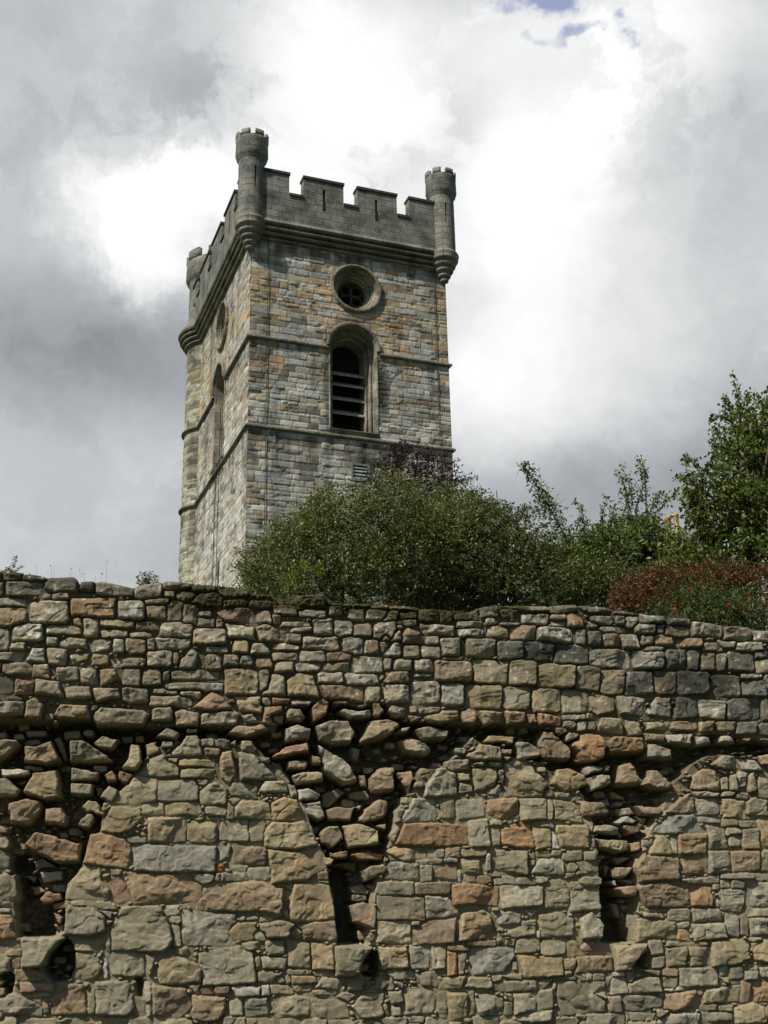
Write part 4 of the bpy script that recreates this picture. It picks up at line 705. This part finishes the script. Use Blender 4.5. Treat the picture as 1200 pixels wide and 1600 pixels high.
            A = [bm.verts.new(p) for p in ring_]; B = [bm.verts.new(p) for p in inn]
            for k in range(4): bm.faces.new((A[k], A[(k+1) % 4], B[(k+1) % 4], B[k]))
            uvlathe('shaft', bm, MAT_PARAPET, tr, c)
            bm, R = lathe([(.29, 24.7), (.29, 25.9)], c, 24); uvlathe('shaft_black_core', bm, MAT_DARK, tr, c)  # black cylinder behind the slit, darkness of the shaft put into its colour
        else: uvlathe('shaft', bm, MAT_PARAPET, tr, c)
        bm, R = lathe([(.475,26.1),(.50,26.18),(.56,26.26),(.585,26.36),(.60,26.40),(.585,26.95),(.60,27.02),(.46,27.03),(.44,26.6),(.02,26.6)], c); cp = uvlathe('cap', bm, MAT_PARAPET, tr, c)
        crown(tr, c, .59, 27.0, 27.26)
    # stair turret above the cornice
    c = tuple(TR_C); bm, R = lathe([(1.45,23.76),(1.34,23.95),(1.14,24.2),(1.10,24.3),(1.10,26.15),(1.14,26.22),(1.22,26.34),(1.27,26.44),(1.26,27.15),(1.1,27.16),(1.1,26.8),(.02,26.8)], c, 48)
    cp = uvlathe('turret_cap', bm, MAT_PARAPET, root, c); crown(cp, c, 1.26, 27.14, 27.6, 7, 2.45, .2)
    # openings
    for side, P, W_, O_ in (('f', fr, WF, OF), ('l', lf, WL, OL)):
        cx, zs, sp, r = W_
        win = empty('belfry_window', (P([(cx, zs)], 0)[0])); win.parent = root; win.matrix_parent_inverse = parent_inv(root)
        bm = bmesh.new(); st = [(r+.05,.012),(r+.02,.03),(r-.01,.025),(r-.02,-.02),(r-.03,-.36),(r-.09,-.38),(r-.10,-.34),(r-.14,-.34),(r-.16,-.56),(r-.21,-.58),(r-.22,-.53),(r-.26,-.54),(r-.29,-1.1)]
        loft(bm, [P(arch_line(cx, zs, sp, q), h) for q, h in st]); bmesh_obj('jamb', bm, MAT_PALE, win, smooth=False)
        bm = bmesh.new(); loft(bm, [P(arch_line(cx, sp-.10, sp, q)[3:-3], h) for q, h in ((r+.13,-.02),(r+.14,.11),(r+.10,.14),(r+.03,.13),(r+.01,.05),(r+.0,.0))]); bmesh_obj('hood_mould', bm, MAT_MOULD, win)
        bm = bmesh.new(); A = P([(cx-r-.05,zs-.02),(cx+r+.05,zs-.02)], .09); B = P([(cx-r,zs+.03),(cx+r,zs+.03)], 0.0); C_ = P([(cx-r,zs+.36),(cx+r,zs+.36)], -1.1); loft(bm, [P([(cx-r-.05,zs-.16),(cx+r+.05,zs-.16)], .0), A, B, C_]); bmesh_obj('sill', bm, MAT_PALE, win)
        bm = bmesh.new(); loft(bm, [P([(cx-r,z),(cx+r,z)], -1.18) for z in (zs,sp+r)]); bmesh_obj('black_backing', bm, MAT_DARK, win)  # flat black sheet behind the louvres in place of the unlit chamber
        for z in (17.1, 17.65, 18.2, 18.62):
            bm = bmesh.new(); iw = r-.275
            pr_ = [(-.58,z-.17),(-.58,z-.11),(-1.08,z+.22),(-1.08,z+.17)]
            loft(bm, [[P([(x, zz)], h)[0] for h, zz in pr_+pr_[:1]] for x in (cx-iw, cx+iw)]); bmesh_obj('louvre', bm, MAT_LOUVRE, win)
        cx, cz, r = O_
        oc = empty('round_window', (P([(cx, cz)], 0)[0])); oc.parent = root; oc.matrix_parent_inverse = parent_inv(root)
        bm = bmesh.new(); st = [(.97,-.02),(.975,.07),(.95,.11),(.90,.12),(.865,.09),(.86,-.01),(.83,-.06),(.78,-.07),(.77,-.16),(.74,-.20),(.69,-.20),(.68,-.29),(.64,-.33),(.60,-.33),(.59,-.42),(.54,-.45),(.535,-.8)]
        loft(bm, [P(ring(cx, cz, q), h) for q, h in st], True); bmesh_obj('surround', bm, MAT_PALE, oc)
        bm = bmesh.new()
        for k in range(4):
            a = math.pi/4+k*math.pi/2; fx, fz = cx+.27*math.cos(a), cz+.27*math.sin(a)
            loft(bm, [P(ring(fx, fz, q, 20), h) for q, h in ((.25,-.66),(.25,-.58),(.19,-.55),(.19,-.68),(.25,-.66))], True)
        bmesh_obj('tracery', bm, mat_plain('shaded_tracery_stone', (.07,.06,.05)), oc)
        bm = bmesh.new(); loft(bm, [P(ring(cx, cz, q), -.86) for q in (.01, .6)], True); bmesh_obj('black_backing', bm, MAT_DARK, oc)  # black disc behind the tracery, interior darkness put into its colour
    # louvred vent
    x0, x1, z0, z1 = VF; vent = empty('louvred_vent', tw((x0, 0, z0))); vent.parent = root; vent.matrix_parent_inverse = parent_inv(root)
    bm = bmesh.new(); rect = lambda g, h: fr([(x0+g,z0+g),(x1-g,z0+g),(x1-g,z1-g),(x0+g,z1-g)], h); loft(bm, [rect(-.03,-.03), rect(-.03,.03), rect(.04,.03), rect(.04,-.25)], True); bmesh_obj('frame', bm, MAT_VENT, vent)
    bm = bmesh.new(); loft(bm, [fr([(x0,z0),(x1,z0)],-.25), fr([(x0,z1),(x1,z1)],-.25)]); bmesh_obj('black_backing', bm, MAT_DARK, vent)  # black panel behind the slats takes the place of shade
    for k in range(4):
        z = z0+.10+k*.125; bm = bmesh.new(); pr_ = [(.0,z-.045),(.005,z+.0),(-.14,z+.10),(-.14,z+.06),(.0,z-.045)]
        loft(bm, [[tw((x, -h, zz)) for h, zz in pr_] for x in (x0+.04, x1-.04)]); bmesh_obj('slat', bm, mat_plain('pale_slat', (.42,.43,.40)), vent)
    # slit low on the side wall
    bm = bmesh.new(); loft(bm, [[tw((h, y, z)) for y, z in ((3.9,10.8),(4.1,10.8),(4.1,12.2),(3.9,12.2))] for h in (.0,.35)], True); bmesh_obj('loop_window', bm, MAT_PARAPET, root)
    # lightning conductors
    for a, z_ in ((.62,ZC),(7.02,ZC)):
        bm = bmesh.new(); tbox(bm, a-.009, a+.009, -.045, -.026, ZB, z_); bmesh_obj('lightning_conductor', bm, MAT_CABLE, root)
    for b in (4.18, 4.75):
        bm = bmesh.new(); tbox(bm, -.05, -.026, b-.014, b+.014, ZB, 15.6 if b > 4.5 else 18.2); bmesh_obj('lightning_conductor', bm, MAT_CABLE, root)
tower()

# ------------------------------------------------------------------ planting
def leaves(name, P, D, size, cols, parent=None, mat=None, aspect=.45, rs=None, droop=0.):
    """one mesh of folded leaves: P = bases, D = directions"""
    rs = rs or RS; n = len(P); D = D/np.linalg.norm(D, axis=1)[:, None]
    R = rs.normal(size=(n,3)); R[:, 2] += .9; W = np.cross(D, R); W /= np.linalg.norm(W, axis=1)[:, None]+1e-9; Nn = np.cross(W, D)
    s = size*rs.uniform(.65, 1.3, n)[:, None]; a = aspect
    mid = P+D*s*.45; tip = P+D*s-np.array([0,0,1.])*s*droop
    V = np.stack([P, mid+W*s*a*.5+Nn*s*.10, tip, mid-W*s*a*.5+Nn*s*.10], 1).reshape(-1, 3)
    F = np.arange(4*n).reshape(n, 4)
    c = np.asarray(cols)[rs.randint(len(cols), size=n)]*rs.uniform(.65, 1.4, (n,1)); c = np.repeat(c, 4, 0)
    return mesh_np(name, V, F, mat or MAT_LEAF, parent, np.clip(c, .003, .9))
def tube_mesh(name, lines, mat, parent):
    Vs, Fs = [], []; o = 0; k = 6
    for pts in lines:
        pts = np.array(pts); p, r = pts[:, :3], pts[:, 3]; n = len(p)
        d = np.gradient(p, axis=0); d /= np.linalg.norm(d, axis=1)[:, None]+1e-9
        ref = np.array([.3,.9,.2]); u = np.cross(d, ref); u /= np.linalg.norm(u, axis=1)[:, None]+1e-9; v = np.cross(d, u)
        a = np.linspace(0, 2*np.pi, k, endpoint=False)
        V = p[:, None]+r[:, None, None]*(np.cos(a)[None, :, None]*u[:, None]+np.sin(a)[None, :, None]*v[:, None])
        Vs.append(V.reshape(-1,3)); i = np.arange(n*k).reshape(n, k)+o; j = np.roll(i, -1, 1)
        Fs.append(np.stack([i[:-1], j[:-1], j[1:], i[1:]], -1).reshape(-1,4)); o += n*k
    return mesh_np(name, np.concatenate(Vs), np.concatenate(Fs), mat, parent, smooth=True)
def curve(a, b, r0, r1, bend=.1, n=7, rs=None):
    rs = rs or RS; a, b = np.array(a, float), np.array(b, float); t = np.linspace(0, 1, n)[:, None]; m = rs.normal(size=3)*np.linalg.norm(b-a)*bend
    p = a+(b-a)*t+m*(4*t*(1-t))*.5; return np.concatenate([p, r0+(r1-r0)*t], 1)
def twigs(starts, dirs, length, m, rs, spread=.8, curl=.15):
    """leaf bases and directions along short twigs"""
    n = len(starts); Ls = length*rs.uniform(.5, 1.3, n); d = dirs/np.linalg.norm(dirs, axis=1)[:, None]
    B, Dd = [], []
    for k in range(m):
        t = (k+rs.uniform(0,1,n))/m; off = rs.normal(size=(n,3))*.03*Ls[:, None]
        dn = d+np.array([0,0,-1.])*curl*t[:, None]
        B.append(starts+dn*(t*Ls)[:, None]+off); q = dn*(.55)+rs.normal(size=(n,3))*spread; Dd.append(q)
    return np.concatenate(B), np.concatenate(Dd)
def shrub(name, label, cat, group, base, blobs, Y, depth, dens, size, cols, aspect=.5, seed=1, shoots=(), up=.5, tl=.28, m=9, droop=.15, core=.6, clear=(), gapk=.24):
    """blobs: (x, y, rx, ry) of foliage masses as surveyed, standing at distance Y"""
    rs = np.random.RandomState(seed); px = Y/FPX; root = empty(name, base); tag(root, label, cat, group)
    S, Dr = [], []; limbs = []
    for bi, (x, y, rx, ry) in enumerate(blobs):
        c = at(x, y, Y+rs.uniform(-.25,.25)*depth); R = np.array([rx*px, depth*.5*min(1, rx/70), ry*px*1.05]); area = R[0]*R[2]+R[1]*R[2]
        n = int(dens*area*900); v = rs.normal(size=(n,3)); v /= np.linalg.norm(v, axis=1)[:, None]
        lump = 1+1.0*fbm(v[:,0]*2.6+v[:,1]*1.7+bi*3, v[:,2]*2.6+v[:,1]*1.1, seed, 3)
        rad = (core+(1-core)*rs.uniform(0,1,n)**.5)*lump; p = c+v*R*rad[:, None]
        gap = vn((p[:,0]+p[:,1]*.6)*3., p[:,2]*3.6, seed+3) > gapk
        for gx, gy, gr in clear:                                    # natural openings in the crown
            q = (p@FWD); sx = 600+FPX*(p@RT)/q; sy = 800-FPX*(p@UP)/q; gap &= np.hypot(sx-gx, sy-gy) > gr
        S.append(p[gap]); Dr.append((v+np.array([0,0,up])+rs.normal(size=v.shape)*.35)[gap])
        top = c+np.array([0,0,-R[2]*.2]); limbs.append(curve(base, top, min(.07, .025*depth), min(.02, .008*depth), .12, 8, rs))
        for _ in range(6):
            q = c+rs.normal(size=3)*R*.45; limbs.append(curve(top, q, .02, .006, .15, 5, rs))
    P, D = twigs(np.concatenate(S), np.concatenate(Dr), tl, m, rs)
    for pts, wd_, nl in shoots:                                    # long leading shoots above the mass
        W = [at(x, y, Y+rs.uniform(-.2,.2)) for x, y in pts]; W = np.array(W); seg = np.linspace(0, len(W)-1, 12)
        line = np.array([[np.interp(s_, range(len(W)), W[:, k]) for k in range(3)] for s_ in seg]); limbs.append(np.concatenate([line, np.linspace(.014,.003,12)[:, None]], 1))
        nl = int(nl*2.2); t = rs.uniform(0, len(W)-1, nl); b = np.stack([np.interp(t, range(len(W)), W[:, k]) for k in range(3)], 1); w_ = wd_*px*(1-.55*t/(len(W)-1))
        b = b+rs.normal(size=b.shape)*w_[:, None]*.55; P = np.concatenate([P, b]); D = np.concatenate([D, rs.normal(size=b.shape)+np.array([0,0,.2])])
        for _ in range(max(2, nl//18)):
            s_ = rs.randint(0, 9); limbs.append(curve(line[s_], line[s_]+rs.normal(size=3)*wd_*px*.8+np.array([0,0,wd_*px*.5]), .006, .002, .1, 4, rs))
    leaves('foliage', P, D, size, cols, root, aspect=aspect, rs=rs, droop=droop)
    tube_mesh('branches', limbs, MAT_BARK, root)
    return root
G_DARK = [(.048,.064,.018),(.07,.088,.022),(.095,.112,.03),(.035,.045,.015),(.15,.155,.065)]
G_OLIVE = [(.068,.088,.024),(.09,.112,.03),(.12,.14,.04),(.048,.058,.018),(.20,.21,.10)]
G_BRIGHT = [(.058,.085,.018),(.08,.108,.02),(.115,.145,.026),(.038,.052,.013),(.16,.18,.05)]
G_MID = [(.065,.10,.026),(.09,.13,.032),(.12,.155,.045),(.05,.07,.02),(.16,.18,.07)]
def planting():
    g = lambda x, Y: tuple(at(x, 1000, Y)*np.array([1,1,0])+np.array([0,0,-.6]))
    shrub('garden_shrub', 'large rounded olive-green shrub with fine leaves in front of the tower', 'shrub', 'shrubs behind the wall', g(560,17.5),
        [(470,900,72,62),(425,925,44,42),(540,850,74,58),(610,826,62,50),(650,864,86,66),(560,925,105,55),(702,826,54,42),(452,850,24,20),(500,826,32,26)], 17.5, 3.0, 1.35, .05, G_OLIVE, .5, 3,
        shoots=[([(405,900),(380,870),(372,860)],14,40),([(420,850),(398,838)],12,30),([(440,830),(425,812),(470,800)],10,40),([(610,780),(604,757)],9,24),([(650,790),(652,762)],9,24),([(575,800),(566,776)],9,24),([(400,905),(366,880)],10,30)])
    shrub('garden_shrub', 'dense dark green shrub between the olive shrub and the bright tree', 'shrub', 'shrubs behind the wall', g(840,18),
        [(780,868,72,60),(855,905,72,48),(730,885,66,66),(930,930,60,32),(800,938,110,40),(742,825,38,26),(690,930,80,40),(832,862,36,20),(885,880,32,18)], 18.2, 3.0, 1.35, .055, G_DARK, .5, 8,
        shoots=[([(760,810),(766,785)],9,26),([(790,810),(800,790)],9,26),([(740,790),(735,770)],9,20),([(900,830),(912,790)],8,24),([(820,815),(826,792)],9,24)])
    shrub('young_tree', 'young green tree with one long leafy shoot leaning to the left', 'tree', 'trees behind the wall', g(930,19),
        [(940,874,46,32),(985,850,38,28),(1014,838,18,15),(900,882,28,18),(1000,895,56,28),(960,915,45,26),(900,900,40,26),(1040,868,26,20),(850,888,30,18)], 19.5, 2.4, 1.7, .075, G_MID, .48, 12,
        shoots=[([(890,850),(862,800),(845,768),(816,724)],21,340),([(975,800),(985,765),(972,728)],16,70),([(992,800),(1004,765),(1000,716)],14,60),([(940,830),(942,800),(950,775)],10,34),([(915,830),(910,800),(898,782)],10,30),([(1016,800),(1026,778),(1034,770)],9,40),([(960,815),(958,790)],9,26),([(1010,795),(1008,745),(1003,722)],10,40),([(985,800),(976,760),(962,738)],9,36),([(1028,800),(1044,780),(1056,770)],9,30)], clear=((1051,816,17),))
    shrub('garden_tree', 'tall bright green tree at the right with a thin leading shoot', 'tree', 'trees behind the wall', g(1130,17),
        [(1120,775,38,26),(1150,735,34,24),(1180,700,30,26),(1098,752,24,15),(1150,690,22,18),(1156,655,15,20),(1190,760,46,30),(1200,810,55,30),(1150,805,46,26),(1108,815,26,18),(1185,855,60,28),(1125,855,50,24),(1080,868,30,20),(1250,780,70,80),(1062,896,46,26),(1207,655,22,30),(1150,890,70,30),(1225,710,36,40)], 17, 2.4, .95, .078, G_BRIGHT, .55, 21,
        shoots=[([(1155,660),(1153,625),(1146,585)],8,34),([(1158,650),(1164,625),(1170,612)],8,22),([(1150,665),(1130,650),(1108,656)],12,34),([(1150,650),(1136,632),(1132,622)],8,18),([(1098,745),(1080,718),(1068,716)],11,30),([(1190,670),(1197,640),(1199,625)],12,34),([(1095,760),(1074,752),(1064,742)],9,26),([(1115,740),(1122,705),(1110,690)],11,34),([(1100,800),(1078,778),(1070,765)],9,26),([(1130,700),(1118,672),(1112,668)],9,22)], tl=.30, m=7, droop=.25, gapk=.3, clear=((1051,816,20),(1120,792,7),(1090,838,6),(1138,760,6)))
    shrub('plum_tree', 'dark purple-leaved tree rising between the shrub and the tower', 'tree', 'trees behind the wall', g(650,24),
        [(612,738,30,22),(650,728,38,24),(596,754,22,16),(685,745,30,22),(628,712,20,13),(655,708,16,10),(700,765,24,16)], 24, 2.0, .42, .07, [(.022,.012,.014),(.035,.018,.02),(.05,.028,.028),(.018,.012,.012)], .5, 33,
        shoots=[([(700,765),(722,752),(744,744)],11,50),([(700,770),(725,768),(742,772)],9,36),([(630,720),(634,702)],8,20),([(590,755),(572,742)],8,20)])
    shrub('smoke_bush', 'russet-leaved shrub leaning over the wall top at the right', 'shrub', 'shrubs behind the wall', g(1040,14),
        [(1008,930,40,24),(1060,920,45,24),(1110,912,50,20),(1165,916,50,20),(985,946,18,12),(1220,930,50,24),(1030,955,55,20),(1110,935,60,26),(1180,940,50,26),(1000,950,30,16)], 14.2, 1.2, 3.6, .045, [(.14,.040,.016),(.17,.048,.018),(.10,.036,.018),(.06,.055,.018),(.18,.06,.025),(.07,.045,.018),(.05,.07,.02)], .4, 41, tl=.2)
    fern = shrub('arching_fern', 'bright green arching fern-like plant with red flower spikes on the wall top', 'plant', None, g(1120,13.3),
        [(1100,950,60,18),(1160,960,55,18),(1070,955,40,14),(1215,965,40,18),(1130,935,50,16),(1060,972,40,14),(1110,978,50,14),(1180,985,50,16)], 13.4, .7, 5.0, .05, [(.04,.065,.014),(.055,.085,.018),(.03,.048,.012),(.08,.11,.03),(.10,.10,.04)], .25, 45, tl=.3, up=.1, droop=.35)
    rs = np.random.RandomState(4)
    for x, y in ((1080,918),(1117,956),(1170,928),(1192,925),(1194,938),(1055,948),(1164,950),(1140,945)):
        c = at(x, y+4, 12.95); n = 26; P = c+np.stack([rs.normal(size=n)*.008, rs.normal(size=n)*.008, rs.uniform(-.03,.05,n)], 1)
        leaves('flower_spike', P, rs.normal(size=(n,3))+np.array([0,0,.6]), .02, [(.45,.015,.012),(.6,.03,.02),(.35,.01,.01)], fern, rs=rs, aspect=.6)
    shrub('yellow_green_sprig', 'small yellow-green sprig low in front of the olive shrub', 'plant', None, g(468,14.4), [(472,902,20,14),(484,890,11,10),(455,914,15,9)], 15.2, .5, 2.2, .04, [(.13,.15,.02),(.17,.19,.03),(.10,.12,.02)], .4, 52, tl=.14)
    # a wild plant, a fern and grass stalks on the wall head
    def wall_pt(x, y, back=.25):
        u = wall_uv(x, y); return WC+WT*u[0]-WN*back+np.array([0,0,u[1]])
    def little(name, label, x, y, sprigs, size, cols, seed, aspect=.3):
        rs = np.random.RandomState(seed); base = wall_pt(x, y+6); root = empty(name, base); tag(root, label, 'plant'); lim, P, D = [], [], []
        for sx, sy, nl in sprigs:
            tip = wall_pt(sx, sy, .25+rs.uniform(-.06,.06)); c = curve(base, tip, .004, .0015, .12, 8, rs); lim.append(c)
            t = rs.uniform(.3, 1, nl); b = np.stack([np.interp(t, np.linspace(0,1,8), c[:, k]) for k in range(3)], 1); d = np.where(rs.rand(nl)[:, None] > .5, 1, -1)*np.array(WT)+np.array([0,0,.35])+rs.normal(size=(nl,3))*.35
            P.append(b); D.append(d)
        leaves('foliage', np.concatenate(P), np.concatenate(D), size, cols, root, rs=rs, aspect=aspect); tube_mesh('stems', lim, MAT_BARK, root)
    little('wild_plant', 'small bushy wild plant growing on the wall top left of the tower', 228, 905, [(212,888,34),(220,884,34),(228,882,40),(236,880,34),(244,886,34),(247,896,26),(214,900,26),(230,892,34)], .033, G_MID+[(.12,.13,.06)], 61, .42)
    little('wild_fern', 'pointed fern sprig at the far left end of the wall top', 8, 886, [(20,862,46),(31,874,40),(30,886,34),(8,872,44),(-4,880,30),(14,880,36)], .03, [(.05,.06,.03),(.07,.085,.04),(.10,.11,.06)], 62, .28)
    little('yellow_tuft', 'yellowish grass tuft sprouting from the damaged band at the right of the wall', 1152, 1158, [(1146,1146,10),(1153,1142,10),(1160,1150,10)], .03, [(.25,.19,.04),(.18,.16,.04)], 63, .15)
    for k, (x, y0, y1, seed_head) in enumerate(((55,893,872,0),(77,896,876,1),(81,896,873,0),(107,898,880,1),(125,904,882,1),(130,904,888,1),(157,905,888,1),(163,906,869,1),(131,903,884,0),(147,905,892,0))):
        a, b = wall_pt(x, y0+6, .2), wall_pt(x+RS.uniform(-3,3), y1, .2)
        o = tube_mesh('grass_stalk', [curve(a, b, .0016, .0010, .06, 6)], mat_plain('dry_stalk', (.16,.14,.09)) if k == 0 else bpy.data.materials['dry_stalk'], None)
        tag(o, 'thin dry grass stalk standing on the left part of the wall top', 'grass stalk', 'dry grass stalks on the wall top')
        if seed_head:
            n = 10; leaves('seed_head', b+RS.normal(size=(n,3))*.004, RS.normal(size=(n,3))+np.array([0,0,1.]), .014, [(.16,.13,.08)], o)
    # moss cushions on the wall head
    rs = np.random.RandomState(9); P = []
    for x0, x1, n in ((286,375,2600),(375,600,2600),(600,730,2400),(775,815,700),(-20,60,900),(690,730,300)):
        t = rs.uniform(x0, x1, n); q = fbm(t*.05, t*0, 71, 2) > -.12
        for x in t[q]: P.append(WC+WT*wall_uv(x, 930)[0]+np.array([0,0,WALL_TOP(x)-.012-abs(rs.normal())*.014])+WN*rs.uniform(-.22, -.01))
    P = np.array(P); tag(leaves('moss', P, rs.normal(size=P.shape)+np.array([0,0,1.2])+WN*.4, .02, [(.06,.062,.016),(.085,.08,.02),(.045,.04,.014),(.075,.055,.025)], None, rs=rs, aspect=.5), 'low moss growing along the wall head', 'moss', kind='stuff')
planting()

# ------------------------------------------------------------------ chimney of a house behind the trees
def chimney():
    Y = 42.; c = at(1052, 838, Y); px = Y/FPX; root = empty('house_chimney', c+np.array([0,0,-8])); tag(root, 'chimney stack with two clay pots showing among the branches at the right', 'chimney')
    def box(bm, w, d, z0, z1):
        r_ = bmesh.ops.create_cube(bm, size=1); 
        for v in r_['verts']: v.co = Vector((c[0]+v.co.x*w, c[1]+v.co.y*d, c[2]+z0+(v.co.z+.5)*(z1-z0)))
    bm = bmesh.new(); box(bm, 1.1, .7, -8, -.25); box(bm, 1.26, .86, -.25, -.1); box(bm, 1.16, .76, -.1, 0); bmesh.ops.recalc_face_normals(bm, faces=bm.faces)
    me = bpy.data.meshes.new('stack'); bm.to_mesh(me); bm.free(); link('stack', me, mat_plain('chimney_brick', (.27,.17,.11)), root)
    for dx, mat, h in ((-6, MAT_POT, 33), (7, MAT_POTY, 39)):
        bm = bmesh.new(); rows = []; H = h*px
        for r_, z in ((.13,-.05),(.125,.08),(.105,.12),(.10,H-.12),(.125,H-.1),(.125,H),(.095,H),(.09,0)):
            rows.append([(c[0]+dx*px+r_*math.cos(a), c[1]+r_*math.sin(a), c[2]+z) for a in np.linspace(0, 2*math.pi, 20, endpoint=False)])
        loft(bm, rows, True); bmesh.ops.recalc_face_normals(bm, faces=bm.faces); me = bpy.data.meshes.new('chimney_pot'); bm.to_mesh(me); bm.free(); me.shade_smooth(); link('chimney_pot', me, mat, root)
chimney()
